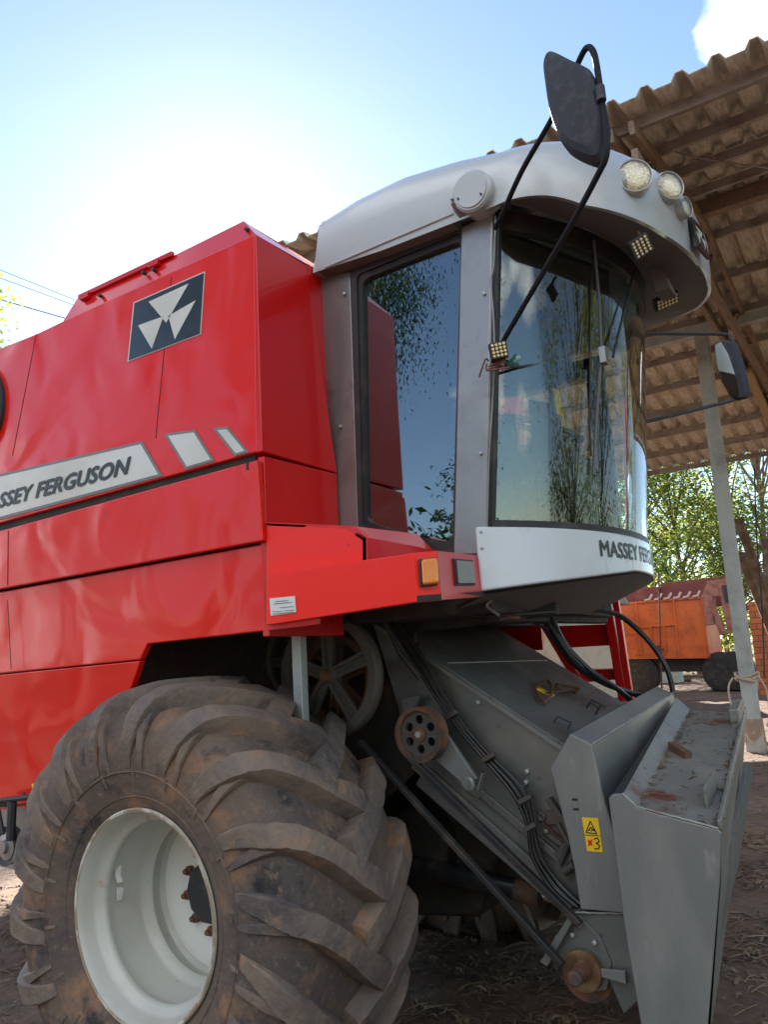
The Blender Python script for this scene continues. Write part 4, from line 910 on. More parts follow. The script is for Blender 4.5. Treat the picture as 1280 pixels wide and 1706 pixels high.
# ================================================================ TROUGH-SHAPED ADAPTER
YE=2.60
endp=[(1014,1330),(1020,1323),(1037,1322),(1062,1345),(1120,1362),(1198,1382),(1203,1388),(1200,1470),(1180,1706),(1176,1800),(1075,1800),(1068,1706),(1040,1540)]
pe=[P(x,y,Y=YE) for x,y in endp]
m=MB(); m.prism(pe,(0,.012,0)); m.build('adapter_end_plate',LGREY,C,bevel=.005,seg=3)
A0=P(1037,1322,Y=YE); B0=P(1063,1343,Y=YE); C0=P(1199,1382,Y=YE)
A1=P(1128,1162,Y=4.0); B1=P(1152,1183,Y=4.0); C1=P(1243,1188,Y=4.0)
A00=P(1015,1326,Y=YE)
m=MB(); off=Vector((0,.012,-.003)); kn0=P(1077,1211,Y=3.45); 
vs=[A0+off,B0+off,B1,A1,P(1077,1240,Y=3.3)]
m.add([A0+off,B0+off,B1,A1],[(0,1,2,3)]); m.add([p+Vector((0,0,-.01)) for p in (A0+off,B0+off,B1,A1)],[(3,2,1,0)]); m.build('adapter_rear_slope',WORN,C)
m=MB(); m.add([B0+off,C0+off,C1,B1],[(0,1,2,3)]); m.add([p+Vector((0,0,-.01)) for p in (B0+off,C0+off,C1,B1)],[(3,2,1,0)]); m.build('adapter_top_plate',WORN,C)
# raised lip, end stops
m=MB(); m.bar(C0+Vector((0,.012,.01)),C1+Vector((0,0,.012)),.012,.03); m.build('adapter_lip',WORN,C,bevel=.003)
def between(u,v):
    a=B0.lerp(C0,u); b=B1.lerp(C1,u); return a.lerp(b,v)
m=MB(); p=between(.80,.10); q=between(.86,.24); m.bar(p+Vector((0,0,.03)),q+Vector((0,0,.03)),.008,.07); m.build('adapter_stop',WORN,C,bevel=.002)
m=MB(); p=between(.90,.80); q=between(.93,.97); m.bar(p+Vector((0,0,.04)),q+Vector((0,0,.04)),.04,.08); m.build('adapter_stop',WORN,C,bevel=.006)
m=MB(); p=between(.03,.50); q=between(.36,.42); m.bar(p+Vector((0,0,.014)),q+Vector((0,0,.014)),.03,.03); m.build('adapter_crossbar',RUST,C,bevel=.003)
# front face turning away
m=MB(); F0=C0+Vector((.004,.012,0)); F1=C1+Vector((.006,0,0)); G0=P(1176,1800,Y=YE)+Vector((.002,.006,0)); G1=P(1186,1720,Y=4.0); mid0=P(1200,1470,Y=YE)+Vector((.002,.006,0)); mid1=P(1226,1440,Y=4.0)
m.add([F0,F1,mid1,G1,G0,mid0],[(0,1,2,5),(5,2,3,4)]); m.add([p+Vector((-.012,0,0)) for p in (F0,F1,mid1,G1,G0,mid0)],[(5,2,1,0),(4,3,2,5)]); m.build('adapter_front_plate',WORN,C,angle=20)
m=MB(); a=[P(1247,1270,Y=3.75),P(1256,1282,Y=3.75),P(1232,1440,Y=3.6),P(1203,1560,Y=3.3),P(1200,1545,Y=3.2),P(1208,1470,Y=3.1)]
m.add(a+[p+Vector((-.015,0,0)) for p in a],[(0,1,2,5),(2,3,4,5),(6,11,8,7),(8,11,10,9),(0,6,7,1),(1,7,8,2),(2,8,9,3),(3,9,10,4),(4,10,11,5),(5,11,6,0)]); m.build('adapter_side_flap',LGREY,C,angle=15)
m=MB(); vs=[]
bk=[P(1015,1330,Y=YE),P(1040,1540,Y=YE),P(1068,1706,Y=YE)]
m.add([bk[0]+off,bk[1]+off,bk[2]+off,bk[2]+Vector((0,1.4,0)),bk[1]+Vector((0,1.4,0)),A1,A0+off],[(0,1,4,5,6),(1,2,3,4)]); m.build('adapter_back_plate',GREY,C)
# chaff gathered on the adapter, weld beads, grab holes
m=MB(); rg=random.Random(17)
for k in range(260):
    u=rg.random(); v=rg.random()
    if rg.random()<.6: u=rg.choice((.03,.97))+rg.gauss(0,.03)
    p=between(min(max(u,.01),.99),min(max(v,.01),.99))+Vector((0,0,.003)); a=rg.uniform(0,3.14); l=rg.uniform(.006,.035); w2=rg.uniform(.001,.003)
    dx=Vector((math.cos(a),math.sin(a),0))*l/2; dy=Vector((-math.sin(a),math.cos(a),0))*w2
    m.prism([p-dx-dy,p+dx-dy,p+dx+dy,p-dx+dy],(0,0,.002))
o=m.build('chaff',LITTER,C,smooth=False); o['kind']='stuff'
def weld(name,a,b,r=.005,parent=None):
    m=MB(); n=max(6,int((b-a).length/.012)); pts=[];rd=[]
    for i in range(n+1): pts.append(a.lerp(b,i/n)+Vector((rg.uniform(-.0012,.0012),0,rg.uniform(-.0012,.0012)))); rd.append(r*rg.uniform(.75,1.15))
    m.tube(pts,rd,6); return m.build(name,WORN,parent or C)
weld('weld_bead',pe[3]+Vector((0,.004,.001)),pe[5]+Vector((0,.004,.001)))
weld('weld_bead',pe[2]+Vector((0,.004,0)),pe[3]+Vector((0,.004,0)))
weld('weld_bead',pf[1]+Vector((0,.006,0)),pf[1]+d_,.004)
weld('weld_bead',P(950,1520,Y=YG+.012),P(1044,1522,Y=YG+.012),.004)
weld('weld_bead',P(1003,1322,Y=YG+.0),P(1026,1400,Y=YG+.0),.003)
# linkage low on the feeder side
m=MB(); m.tube([P(930,1372,Y=YN-.03),P(948,1405,Y=YN-.05),P(935,1440,Y=YN-.03)],.009,8); m.bar(P(915,1330,Y=YN-.02),P(950,1380,Y=YN-.02),.02,.03,up=(0,1,0)); m.bar(P(905,1392,Y=YN-.01),P(962,1437,Y=YN-.01),.008,.02,up=(0,1,0)); m.build('latch_linkage',CAST,C,bevel=.002)
m=MB(); pts=[]
for i in range(90):
    t=i/89; c_=P(905,1372,Y=YN-.03).lerp(P(938,1400,Y=YN-.03),t); a=t*2*math.pi*11; pts.append(c_+Vector((0,math.cos(a),math.sin(a)))*.009)
m.tube(pts,.002,5); m.build('latch_spring',RUST,C)
m=MB(); m.prism([P(x,y,Y=YN-.002) for x,y in ((760,1300),(800,1330),(812,1322),(775,1292))],(0,-.015,0)); m.build('side_gusset',GREY,C,bevel=.002)
# ================================================================ HOSES, CYLINDERS, UNDERSIDE CLUTTER
def hose(pts,r,name='hydraulic_hose',mt=HOSE,n=8):
    m=MB(); m.tube(catmull([P(x,y,Y=Y) for x,y,Y in pts],6),r,n); return m.build(name,mt,C)
for k in range(5):
    dx=(-8,-3,2,6,10)[k]; dy=(3,0,2,-3,-1)[k]; w_=(0,3,-3,4,-2)[k]
    hose([(652+dx,1030,2.85),(700+dx,1105+dy,2.86),(752+dx*.5+w_,1190+dy,2.87),(800+dx*.6,1248+dy,2.865),(862+dx+w_,1318+dy,2.86),(884+dx*.5,1375+dy,2.86),(893+dx*.8+w_,1425,2.86),(925+dx,1475+dy,2.86),(962+dx,1510+dy,2.84)],.0075)
m=MB()
for q,a in (((752,1192),.5),((815,1262),.6),((877,1331),.2),((884,1378),.2)):
    p=P(*q,Y=2.85); m=MB(); m.bar(p+Vector((-.026,0,-.012)),p+Vector((.026,0,.014)),.018,.03,up=(0,1,0)); m.build('hose_clip',CAST,C,bevel=.003)
hose([(890,1025,3.3),(920,1060,3.35),(955,1105,3.45),(1000,1135,3.6),(1060,1158,3.9)],.012)
hose([(905,1020,3.3),(930,1062,3.35),(965,1108,3.4),(1010,1140,3.6),(1075,1160,3.9)],.012)
hose([(915,1015,3.3),(940,1070,3.38),(985,1118,3.45),(1030,1148,3.6),(1055,1170,3.8)],.012)
hose([(960,1018,3.5),(1000,1016,3.7),(1040,1030,3.9),(1085,1072,4.0),(1112,1115,4.0),(1122,1152,4.0)],.013)
hose([(870,1030,3.3),(900,1040,3.3),(925,1055,3.4),(950,1095,3.4)],.010)
# lift cylinder
m=MB(); m.tube([P(620,1425,Y=3.1),P(868,1482,Y=3.1)],.042,20); lc=m.build('lift_cylinder',mat('black_cylinder_paint',(.012,.014,.018),.3,0,.4,layers=(((.06,.045,.035),9,.5,.7),)),C)
m=MB(); m.tube([P(862,1481,Y=3.1),P(903,1492,Y=3.1)],.046,20); m.build('cylinder_gland',RUST,lc)
m=MB(); m.tube([P(900,1491,Y=3.1),P(975,1512,Y=3.1)],.018,14); m.build('cylinder_rod',CHROME,lc)
# understructure of cab
m=MB(); m.box((-1.95,2.70,1.745),(-1.30,4.1,1.82)); m.bar((-1.9,2.95,1.72),(-1.2,3.1,1.76),.06,.05); m.bar((-1.35,2.8,1.74),(-1.35,4.1,1.74),.06,.05); m.box((-2.1,2.98,1.45),(-1.95,4.0,1.75)); m.build('cab_subframe',DARK,C,bevel=.01)
rng=random.Random(21)
for k in range(11):
    x0=rng.uniform(610,760); pts=[(x0+rng.uniform(0,60)*j+rng.uniform(-10,10),1005+rng.uniform(0,26),2.75+rng.uniform(0,.3)) for j in range(4)]
    hose(pts,rng.choice((.003,.005,.007)),'under_cab_cable',rng.choice((BLK,BLK,COPPER,BLKP)),6)
hose([(820,1000,2.7),(812,1010,2.7),(832,1025,2.7)],.006,'under_cab_cable',PILL)
hose([(720,1030,2.8),(700,1060,2.85),(695,1090,2.9)],.003,'under_cab_cable',BLK,5)
hose([(780,1000,2.8),(830,1005,3.0),(870,1022,3.2)],.005,'under_cab_cable',BLK,5)
# ladder on the far side
YL=4.45
m=MB()
def lad(a,b,wd,ht,mt=None): m.bar(P(*a,Y=YL),P(*b,Y=YL),wd,ht,up=(0,1,0))
lad((1008,980),(1040,1168),.05,.03); lad((1024,982),(1052,1168),.035,.03); lad((905,1035),(985,1168),.05,.03); lad((900,990),(1015,985),.05,.03)
ld=m.build('access_ladder',REDF,C,bevel=.004)
m=MB()
for (q) in ([(925,1043),(1012,1040),(1020,1075),(930,1080)],[(950,1116),(1030,1114),(1034,1132),(962,1138)],[(915,1002),(1006,1000),(1008,1022),(920,1026)]):
    m.prism([P(x,y,Y=YL+.02) for x,y in q],(0,.15,0))
m.build('ladder_step',REDF,ld,bevel=.004)
m=MB(); m.prism([(-2.3,3.2,.45),(-1.72,3.2,.5),(-1.55,3.2,.85),(-1.7,3.2,1.15),(-2.3,3.2,1.2)],(0,.95,0)); m.tube([(-1.95,3.1,.8),(-1.95,4.3,.8)],.16,14); m.build('transmission_housing',DARK,C,bevel=.03)
# spring-loaded jockey pulley behind the wheel at left
c=P(18,1408,Y=2.22); m=MB(); m.lathe([(-.02,.055),(-.03,.085),(-.01,.075),(.01,.085),(.02,.055),(.0,.03),(-.02,.03),(-.02,.055)],c,n=32); jp=m.build('jockey_pulley',BLKP,C)
m=MB(); m.lathe([(-.025,.06),(-.03,.03),(-.045,.025),(-.045,.0001)],c,n=20); m.build('pulley_face',PILL,jp)
m=MB(); m.tube([P(17,1400,Y=2.18),P(20,1335,Y=2.18)],.02,8); m.tube([P(-10,1335,Y=2.18),P(50,1328,Y=2.18)],.012,8); m.tube([P(-5,1340,Y=2.18),P(5,1390,Y=2.18)],.01,6); m.build('pulley_hanger',BLKP,C)
m=MB(); m.prism([P(x,y,Y=2.3) for x,y in ((-20,1346),(62,1343),(60,1400),(30,1450),(-20,1440))],(0,.02,0)); m.build('rear_inner_plate',PILL,C)
m=MB(); m.prism([P(x,y,Y=2.19) for x,y in ((52,1306),(65,1305),(68,1326),(56,1328))],(0,.002,0)); m.build('yellow_skirt_sticker',YEL,C)
m=MB(); m.lathe([(-.01,.013),(-.012,.0001)],P(43,1323,Y=2.20),n=14); m.build('skirt_hole',DARK,C)
# ================================================================ SHED
EY,EZ=7.0,6.55; MS=.18; RY=10.5; RZ=EZ+MS*(RY-EY); FY=19.1; FZ=RZ-MS*(FY-RY)
XL,XR=-14.2,4.5  # left end runs on out of view, lengthened to move its shadow's edge
def rz(y): return EZ+MS*(y-EY) if y<RY else RZ-MS*(y-RY)
SH=thing('shed','open sided farm shed with brown corrugated roof on pale posts beside the combine','shed',(-2.3,12.9,0))
def sheet(y0,y1,lift):
    m=MB(); pitch=.31; prof=[(0,0),(.05,.0),(.095,.075),(.155,.075),(.20,.0),(.31,0)]
    xs=[];zs=[]; x=XL
    while x<XR:
        for a,b in prof[:-1]: xs.append(x+a); zs.append(b)
        x+=pitch
    n=len(xs); vs=[]; K=5
    for j in range(K):
        y=y0+(y1-y0)*j/(K-1)
        for i in range(n): vs.append((xs[i],y+.03*noise.noise(Vector((xs[i]*2,0,y0))) if j in(0,K-1) else y,rz(y)+zs[i]+lift*(1-j/(K-1))+.012*noise.noise(Vector((xs[i]*.9,y*.7,1)))))
    fs=[(j*n+i,j*n+i+1,(j+1)*n+i+1,(j+1)*n+i) for j in range(K-1) for i in range(n-1)]
    m.add(vs,fs); o=m.build('roof_sheet',ROOFS,SH,angle=25)
    sm=o.modifiers.new('s','SOLIDIFY'); sm.thickness=.012; sm.offset=1
    return o
for (a,b,l) in ((EY-.15,EY+1.9,0),(EY+1.8,RY,.015),(RY,RY+2.2,0),(RY+2.1,RY+4.4,.0),(RY+4.3,RY+6.5,.0),(RY+6.4,FY,.0)): sheet(a,b,l)
sp_=.93*math.cos(math.atan(MS)); ys=[EY+.25+k*(RY-EY-.35)/4*1.0 for k in range(5)]+[RY+.5+k*(FY-RY-.6)/8 for k in range(9)]
for y in ys:
    m=MB(); hz_=rz(y)-.075; m.bar((XL,y,hz_),(XR,y,hz_),.05,.11); m.build('purlin',PURL,SH)
m=MB(); m.bar((XL,RY-.28,rz(RY)-.16),(XR,RY-.28,rz(RY)-.16),.14,.2); m.build('ridge_beam',WOOD,SH)
m=MB(); rg0=random.Random(2); x=XL+.125
while x<XR:
    for y in ys:
        for dx in (-.02,.02):
            if rg0.random()<.85: m.box((x+dx-.008,y+.035,rz(y)-.012),(x+dx+.008,y+.055,rz(y)+.02))
    x+=.31
o=m.build('sheet_fixing_glint',GALV,SH,smooth=False); o['kind']='stuff'  # modelled fixings, doubling as bright spots where light leaks past the sheets
# roof truss of brown timber
def truss(x0):
    m=MB()
    for dx in (-.10,.10):
        for (a,b) in ((EY,RY),(RY,FY)):
            m.bar((x0+dx,a,rz(a)-.20),(x0+dx,b,rz(b)-.20),.05,.13)
    for dx in (-.1,.1):
        m.bar((x0+dx,EY,EZ-.5),(x0+dx,FY,EZ-.75),.06,.16)
    y=EY+.2; k=0
    while y<FY-1:
        m.bar((x0+.02,y,EZ-.5),(x0+.02,y+.8,rz(y+.8)-.25),.05,.1); m.bar((x0-.04,y+.8,rz(y+.8)-.25),(x0-.04,y+1.6,EZ-.6),.05,.1); y+=1.6
    m.build('roof_truss',WOOD,SH)
truss(-1.65)
truss(3.9); truss(-7.2); truss(-11)
pb=P(1250,1210,Y=12.9); pt_=P(1168,540,Y=12.9)
def post(x,y,zt):
    m=MB(); m.box((x-.095,y-.12,.42),(x+.095,y+.12,zt)); o=m.build('post',POSTM,SH,bevel=.012)
    m=MB(); m.prism([(x-.13,y-.15,-.1),(x+.13,y-.15,-.1),(x+.11,y-.15,.45),(x-.11,y-.15,.45)],(0,.30,0)); m.build('post_footing',PBASE,o,bevel=.02)
    return o
PX=pt_.x-.01
po=post(PX,12.9,6.36)
post(3.9,12.9,6.36); post(-7.3,12.9,6.36)
m=MB(); m.box((XL,12.82,6.36),(XR,12.98,6.52)); m.build('cross_girder',POSTM,SH,bevel=.01)
for yy in (19.0,): post(3.9,yy,FZ-.2); post(-7.3,yy,FZ-.2)
m=MB(); a=P(1245,615,Y=13.5); b=P(1290,715,Y=15.5); m.bar(a,b,.1,.14); m.build('timber_brace',mat('pale_timber',(.34,.24,.12),.8,bump=.003,bscale=20),SH)
m=MB(); m.tube(catmull([P(1080,238,Y=8.2),P(1160,262,Y=8.3),P(1280,280,Y=8.4)],5),.008,5); m.build('roof_tie_wire',PURL,SH)
m=MB(); m.tube(catmull([P(1258,780,Y=13.06),P(1262,900,Y=13.06),P(1270,1000,Y=13.06),P(1275,1130,Y=13.06)],5),.012,5); m.build('post_cable',BLKP,SH)
# rope tied round the post
m=MB()
for k in range(3): m.tube([(PX+math.cos(a)*.16,12.9+math.sin(a)*.18,1.02+.03*k+.03*math.sin(a*2+k)) for a in [2*math.pi*i/16 for i in range(17)]],.02,6)
m.tube(catmull([(PX-.17,12.75,1.05),(PX-.24,12.7,.9),(PX-.22,12.7,.6),(PX-.12,12.7,.3),(PX-.02,12.7,.12)],5),.014,6); m.tube(catmull([(PX+.17,12.8,1.05),(PX+.26,12.75,.85),(PX+.25,12.75,.5),(PX+.2,12.75,.35)],5),.014,6)
o=m.build('rope',ROPE,org=(PX,12.9,1.0)); tag(o,'pale rope wound and knotted around the foot of the grey shed post','rope')
# ================================================================ BACKGROUND VEHICLES AND YARD THINGS
YT_=27.0
TR=thing('grain_trailer','faded orange metal grain trailer with hinged end board, parked behind the shed post','trailer',(P(1110,1120,Y=YT_).x,YT_+1,0))
def tp(x,y,dy=0): return P(x,y,Y=YT_+dy)
m=MB(); m.prism([tp(985,1010),tp(1171,994),tp(1184,1096),tp(1000,1098)],(0,2.0,0)); m.build('body',ORG,TR,bevel=.02)
m=MB()
for (a,b) in (((1060,1004),(1070,1094)),((1123,998),(1133,1094)),((1064,1045),(1128,1040)),((1020,1055),(1065,1054)),((1170,994),(1183,1096)),((985,1010),(1171,995)),((1000,1097),(1184,1095)),((1085,1045),(1088,1092)),((1107,1043),(1110,1092))):
    m.bar(tp(*a,-.02),tp(*b,-.02),.06,.06,up=(0,1,0))
m.build('side_rib',ORG,TR,label='rust stained vertical and horizontal ribs')
m=MB()
for k in range(7):
    x=1075+k*16; m.bar(tp(x,1000-k*1.2,-.05),tp(x+9,998-k*1.2,-.05),.09,.06); m.bar(tp(x+8,998-k*1.2,-.05),tp(x+12,990-k*1.2,-.05),.06,.06,up=(0,1,0))
m.build('side_latch',mat('pale_latch',(.5,.42,.38),.6),TR)
m=MB(); m.prism([tp(1102,972,1.2),tp(1230,957,1.2),tp(1230,1010,1.2),tp(1102,1010,1.2)],(0,.1,0)); m.build('raised_side_board',DRED,TR)
m=MB(); m.prism([tp(1025,982,1.0),tp(1098,977,1.0),tp(1098,1002,1.0),tp(1025,1006,1.0)],(0,.8,0)); m.build('hopper',DRED,TR,bevel=.02)
m=MB()
m.prism([tp(1171,992,-.1),tp(1179,968,-.1),tp(1186,968,-.1),tp(1190,1040,-.1),tp(1176,1042,-.1)],(.05,.3,0)); m.prism([tp(1184,968,-.1),tp(1215,964,-.1),tp(1222,990,-.1),tp(1188,994,-.1)],(0,.2,0))
m.prism([tp(1196,968,-.15),tp(1206,967,-.15),tp(1226,1052,-.15),tp(1213,1055,-.15)],(0,.1,0)); m.prism([tp(1184,1010,-.1),tp(1193,1010,-.1),tp(1210,1055,-.1),tp(1200,1058,-.1)],(0,.1,0)); m.build('end_board',PINKW,TR,bevel=.01)
m=MB(); m.prism([tp(1203,975,-.2),tp(1219,974,-.2),tp(1222,1002,-.2),tp(1209,1003,-.2)],(0,.06,0)); m.build('black_box',BLKP,TR)
m=MB(); m.prism([tp(1060,1100,.2),tp(1195,1099,.2),tp(1215,1118,.2),tp(1060,1120,.2)],(0,1.6,0)); m.prism([tp(1010,1098,.4),tp(1190,1096,.4),tp(1190,1104,.4),tp(1010,1106,.4)],(0,1.0,0)); m.build('trailer_frame',DARK,TR)
for px in (1065,1200,1222):
    c=tp(px,1098,.1); c.z=.62; m=MB(); m.lathe([(.02,.001),(0,.2),(-.02,.34),(0,.58),(.1,.62),(.3,.61),(.35,.4)],c,n=28); m.build('wheel',BLK,TR)
m=MB(); p=tp(1100,1088,-.3); m.tube([p,p+Vector((0,0,.25))],.07,8); m.bar(p+Vector((-.15,0,.1)),p+Vector((.15,0,.1)),.1,.06); m.build('winch',DRED,TR)
# second wagon / brick wall to the right
m=MB(); q0=P(1246,1003,Y=25); q1=P(1460,998,Y=25); m.box((q0.x,25,0),(q1.x,25.25,q0.z))
br=bpy.data.materials.new('orange_brick'); br.use_nodes=True; n_b=br.node_tree.nodes; l_b=br.node_tree.links
bt_=n_b.new('ShaderNodeTexBrick'); tcb=n_b.new('ShaderNodeTexCoord'); mpb=n_b.new('ShaderNodeMapping'); mpb.inputs['Rotation'].default_value=(R_(90),0,0)
bt_.inputs['Color1'].default_value=(.55,.15,.05,1); bt_.inputs['Color2'].default_value=(.42,.11,.04,1); bt_.inputs['Mortar'].default_value=(.12,.07,.05,1); bt_.inputs['Scale'].default_value=1.5; bt_.inputs['Mortar Size'].default_value=.02
l_b.new(tcb.outputs['Object'],mpb.inputs[0]); l_b.new(mpb.outputs[0],bt_.inputs['Vector']); l_b.new(bt_.outputs[0],n_b['Principled BSDF'].inputs['Base Color']); n_b['Principled BSDF'].inputs['Roughness'].default_value=.9
o=m.build('brick_wall',br,org=(q0.x,25,0)); tag(o,'low orange brick wall to the right of the shed post','wall')
# pale trough, bag, logs
a=P(1042,1098,Z=.35); 
g=P(1090,1140,Z=0); m=MB(); m.box((g.x-1.5,g.y,0.02),(g.x+1.0,g.y+.8,.55)); m.box((g.x-1.55,g.y-.04,.50),(g.x+1.05,g.y+.84,.60)); o=m.build('feed_trough',TROUGH,org=tuple(g),bevel=.02); tag(o,'pale green concrete trough on the ground below the orange trailer','trough')
def blob(name,c,s,mt,seed,lab,cat,n=14):
    m=MB(); vs=[];fs=[]
    for j in range(n):
        ph=math.pi*j/(n-1)
        for i in range(n*2):
            th=2*math.pi*i/(n*2); d=Vector((math.sin(ph)*math.cos(th),math.sin(ph)*math.sin(th),math.cos(ph)))
            k=1+.35*noise.noise(d*2.3+Vector((seed,0,0)))+.12*noise.noise(d*7+Vector((seed,0,0))); vs.append(Vector(c)+Vector((d.x*s[0],d.y*s[1],d.z*s[2]))*k)
    for j in range(n-1):
        for i in range(n*2): fs.append((j*n*2+i,j*n*2+(i+1)%(n*2),(j+1)*n*2+(i+1)%(n*2),(j+1)*n*2+i))
    m.add(vs,fs); o=m.build(name,mt,org=tuple(c),angle=60); tag(o,lab,cat); return o
g=P(1222,1150,Z=0); blob('feed_bag',(g.x-.1,g.y,.12),(.55,.3,.2),BAGM,2,'crumpled green and white plastic bag lying on the earth left of the shed post','bag')
for k,(x,y,l,a,dia,lab) in enumerate(((1150,1128,2.2,.1,.07,'long thin grey log lying under the orange trailer'),(1120,1134,1.6,-.15,.09,'short thick brown log lying beside the pale trough'))):
    g=P(x,y,Z=.06); m=MB(); m.tube([Vector((g.x-l/2,g.y,dia)),Vector((g.x,g.y+a/2,dia+.02)),Vector((g.x+l/2,g.y+a,dia))],dia,10); o=m.build('log',BARK,org=(g.x,g.y,0)); tag(o,lab,'log',group='logs lying near the trailer')
# thin upright rod
g=P(1100,1150,Z=0); Yg=g.y
g=P(1104,1165,Z=0); tp_=P(1098,952,Y=g.y); m=MB(); m.tube([(g.x,g.y,0),(tp_.x,g.y,tp_.z)],.022,8); m.lathe([(-.03,.04),(.03,.04)],(tp_.x,g.y,tp_.z),n=8); o=m.build('steel_stake',DRED,org=tuple(g)); tag(o,'thin rusty upright steel stake standing in front of the orange trailer','stake')
# leaning timber poles
for (a,b,lab) in (((1232,868),(1290,1040),'thicker weathered pole leaning high against the back of the shed post'),((1236,925),(1285,1060),'thinner weathered pole leaning below the thicker one behind the shed post')):
    p0=P(*a,Y=14.2); p1=P(*b,Y=16.2); d=(p1-p0); k=(p0.z-0)/(p0.z-p1.z); foot=p0+d*k
    m=MB(); m.tube([p0,p0.lerp(foot,.5)+Vector((.05,0,0)),foot],.08,8); o=m.build('leaning_pole',BARK,org=tuple(foot)); tag(o,lab,'pole',group='poles leaning behind the shed post')
# small dry weeds
for k,(x,y,lab) in enumerate(((1065,1140,'dry leafless weed in front of the pale trough'),)):
    g=P(x,y,Z=0); m=MB(); rng=random.Random(5)
    for i in range(26):
        a=rng.uniform(0,6.3); h=rng.uniform(.15,.55); m.tube([g,g+Vector((math.cos(a)*h*.3,math.sin(a)*h*.3,h*.6)),g+Vector((math.cos(a)*h*.7,math.sin(a)*h*.6,h))],.006,4)
    o=m.build('dry_weed',LITTER,org=tuple(g)); tag(o,lab,'weed')
# cream building far behind, seen under the cab
g=P(830,1080,Y=17); BH=thing('cream_building','low cream farm building seen through the gap under the cab','building',(-12,22,0))
m=MB(); m.box((-16.5,21,0),(-8.2,21.2,2.9)); m.box((-8.4,21.2,0),(-8.2,26,2.9)); m.box((-16.5,21.2,0),(-16.3,26,2.9)); m.build('wall',CREAM,BH)
m=MB(); m.prism([(-17,20.6,2.9),(-17,26.4,2.9),(-17,23.5,4.0)],(9.3,0,0)); m.build('roof',PURL,BH)
for x in (-15,-12.2,-10): 
    m=MB(); m.box((x,20.96,1.0),(x+1.0,21.02,2.1)); wf=m.build('window',DRED,BH); m=MB(); m.box((x+.06,20.94,1.06),(x+.94,20.955,2.04)); m.build('pane',WGL,wf)
# ================================================================ TREES
def make_tree(base,h,cr,nclus,leaves,leaf,lm,lab,name='tree',seed=1,group='trees behind the yard',droop=0,trunk_r=.16,clr=.45,flat=.75,llen=None):
    rng=random.Random(seed); R0=thing(name,lab,'tree',base,group); b=Vector(base)
    m=MB(); tops=[]
    bend=Vector((rng.uniform(-.06,.06)*h,rng.uniform(-.06,.06)*h,0))
    tpth=[b,b+Vector((0,0,h*.3))+bend*.3,b+Vector((0,0,h*.6))+bend*.8,b+Vector((0,0,h*.92))+bend]
    m.tube(catmull(tpth,4),[trunk_r*(1-.85*i/12) for i in range(13)],8)
    clus=[]
    for k in range(nclus):
        a=rng.uniform(0,6.28); u=rng.random(); zz=clr+(1-clr)*rng.random()**.85; rad=cr*math.sqrt(max(.05,1-((zz-clr)/(1-clr)*1.6-.75)**2*.8))*rng.uniform(.45,1)
        c=b+Vector((math.cos(a)*rad,math.sin(a)*rad,h*zz))+bend*.8; clus.append(c)
        s=b+Vector((0,0,h*max(.22,zz-.28)))+bend*zz*.8; mid=s.lerp(c,.5)+Vector((0,0,.06*h*rng.uniform(-.3,1)))
        m.tube([s,mid,c],[trunk_r*.35,trunk_r*.2,trunk_r*.06],5)
    m.build('trunk',BARK,R0)
    vs=[];fs=[]
    cs_=cr*.30
    for c in clus:
        sx=cs_*rng.uniform(.6,1.5)
        for i in range(leaves):
            d=Vector((rng.gauss(0,1),rng.gauss(0,1),rng.gauss(0,1)*flat)); p=c+d*sx*.55
            if droop: p.z-=abs(rng.gauss(0,1))*droop
            l=leaf*rng.uniform(.6,1.4); wd=l*(.42 if not llen else llen)
            u=Vector((rng.uniform(-1,1),rng.uniform(-1,1),rng.uniform(-.6,.6) if not droop else rng.uniform(-2.5,-1))).normalized(); v=u.cross(Vector((rng.uniform(-1,1),rng.uniform(-1,1),rng.uniform(-1,1)))).normalized()
            q=len(vs); vs+=[p-u*l*.5,p+v*wd*.5,p+u*l*.5,p-v*wd*.5]; fs.append((q,q+1,q+2,q+3))
    org=b
    me=bpy.data.meshes.new('crown'); me.from_pydata([tuple(p-org) for p in vs],[],fs); o=bpy.data.objects.new('crown',me); COL.objects.link(o); o.parent=R0; me.materials.append(lm)
    return R0
def at(px,Y,dz=0):
    p=P(px,1100,Y=Y); return (p.x,Y,0)
make_tree(at(1090,35),11.0,4.4,36,210,.21,LEAF,'dense dark green tree behind the trailer, just right of the cab','tree',3,clr=.12)
make_tree(at(1165,39),10.5,4.0,38,200,.22,LEAF2,'pale yellow green tree behind the trailer, left of the shed post','tree',4,clr=.12)
make_tree(at(1035,37),12.0,4.5,40,180,.2,LEAF,'tall dark tree behind the cab windshield','tree',9,clr=.1)
make_tree(at(1235,38),12.0,3.2,34,190,.19,LEAF2,'slender sunlit tree right behind the shed post','tree',5,clr=.2)
make_tree(at(1290,34),12.5,3.0,36,190,.18,LEAF,'tall airy tree at the right edge behind the brick wall','tree',6,clr=.2)
make_tree(at(1130,47),11,5.5,36,190,.24,LEAF2,'low broad yellow tree farthest back between trailer and roof','tree',12,clr=.05)
make_tree(at(1215,50),9,5,34,190,.25,LEAF2,'rounded dark tree farthest back behind the slender sunlit tree','tree',13,clr=.05)
make_tree(at(900,44),8,6,50,110,.36,LEAF,'broad tree far behind the cab','tree',14,clr=.05)
p=P(-8,545,Y=12); make_tree((p.x-1.6,12,0),12.6,2.3,46,150,.22,LEAF2,'bright green tree at the left edge beyond the combine','tree',7,clr=.45)
make_tree((p.x-4.0,22,0),15.2,1.6,16,60,.24,LEAF,'small treetop showing just above the red body at left','tree',8,clr=.5)
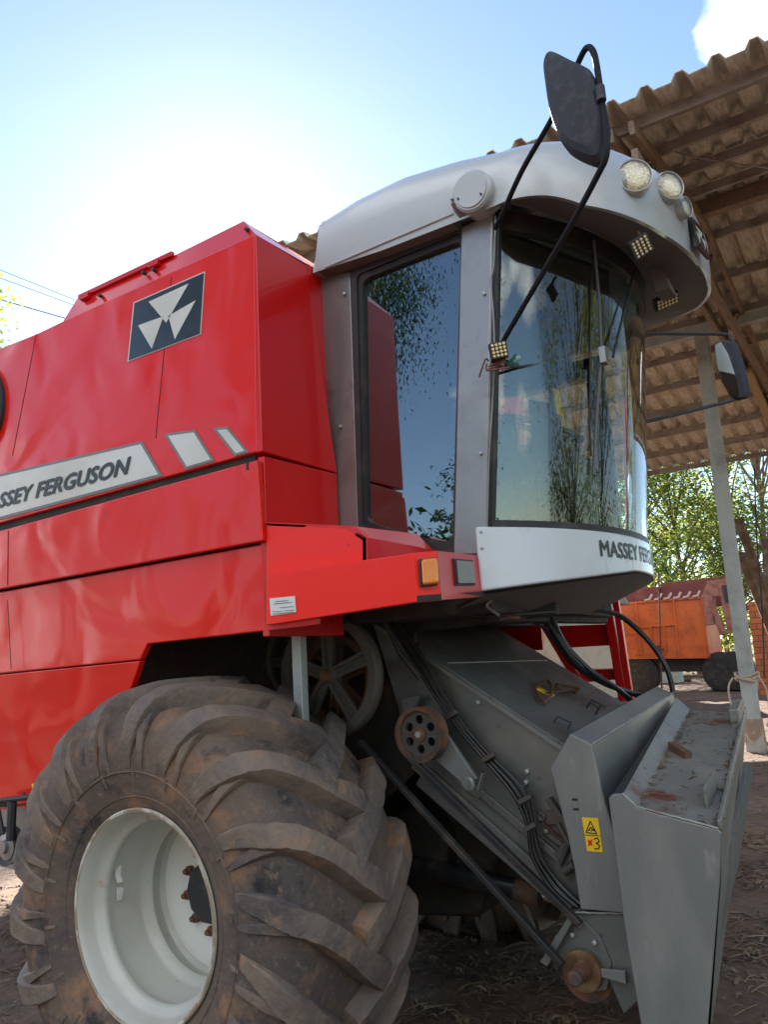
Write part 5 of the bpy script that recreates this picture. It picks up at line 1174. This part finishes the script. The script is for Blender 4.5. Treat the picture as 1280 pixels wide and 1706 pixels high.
# trees behind the photographer, seen in the glass and paint
make_tree((-9.6,-7.4,0),12.0,3.0,34,900,.10,LEAF3,'tall eucalyptus with hanging branches behind the photographer, reflected in the door glass','tree',21,group='trees on the photographer side of the yard',clr=.62,droop=.30,llen=.24)
make_tree((-5.55,-5.7,0),4.4,.6,24,90,.08,LEAF3,'small bushy sapling behind the photographer, reflected low in the door glass','tree',24,group='trees on the photographer side of the yard',clr=.2,trunk_r=.05,llen=.3)
make_tree((11,-3,0),9.0,4.0,60,260,.15,LEAF,'leafy tree beyond the end of the yard opposite the windshield','tree',22,group='trees on the photographer side of the yard',clr=.2)
make_tree((11,9,0),10,3.6,50,250,.16,LEAF2,'yellow green tree beyond the right end of the shed','tree',31,group='trees beyond the open end of the shed',clr=.1)
make_tree((12,15,0),11,3.8,50,220,.18,LEAF,'dark tree beyond the right end of the shed, farther back','tree',32,group='trees beyond the open end of the shed',clr=.1)
make_tree((9,23,0),9.5,3.6,50,220,.18,LEAF2,'pale tree beyond the far right corner of the shed','tree',33,group='trees beyond the open end of the shed',clr=.1)
for k,(x,y,h_,lb) in enumerate(((-16,-20,5.6,'farthest left dark tree of the added belt behind the photographer'),(-8,-24,10,'tall dark tree in the added belt behind the photographer'),(-1,-26,9,'middle dark tree in the added belt behind the photographer'),(7,-24,10,'broad dark tree in the added belt behind the photographer'),(15,-18,10,'rightmost dark tree of the added belt behind the photographer'),(-24,-14,9,'lone dark added tree beyond the tail of the combine'))):  # unseen belt, added to cut pale sky reflections in the red panels
    make_tree((x,y,0),h_,4.6,44,110,.36,LEAF3,lb,'tree',40+k,group='trees on the photographer side of the yard',clr=.05)
make_tree((3.5,-16,0),8,4.5,60,110,.26,LEAF2,'sunlit tree straight behind the photographer','tree',23,group='trees on the photographer side of the yard',clr=.15)
make_tree((8,-11,0),8.5,4,50,220,.16,LEAF,'broad tree to the right behind the photographer','tree',25,group='trees on the photographer side of the yard',clr=.15)
# ================================================================ POWER LINES
for (a,b,r,lab) in (((-60,426),(118,497),.012,'uppermost thin power line at left above the red body'),((-60,441),(108,503),.012,'middle thin power line at left above the red body'),((-60,482),(100,528),.02,'lowest and thickest power line at left above the red body')):
    p0=P(*a,Y=14); p1=P(*b,Y=17); d=p1-p0; m=MB(); pts=[]
    A_=p0-d*3.0; B_=p1+d*5.0
    for i in range(41):
        t=i/40; q=A_.lerp(B_,t); pts.append(q)
    m.tube(pts,r,5); o=m.build('power_line',BLK,org=tuple(p0)); tag(o,lab,'power line',group='power lines at left')
for o in bpy.data.objects:
    if '_o' in o: del o['_o']
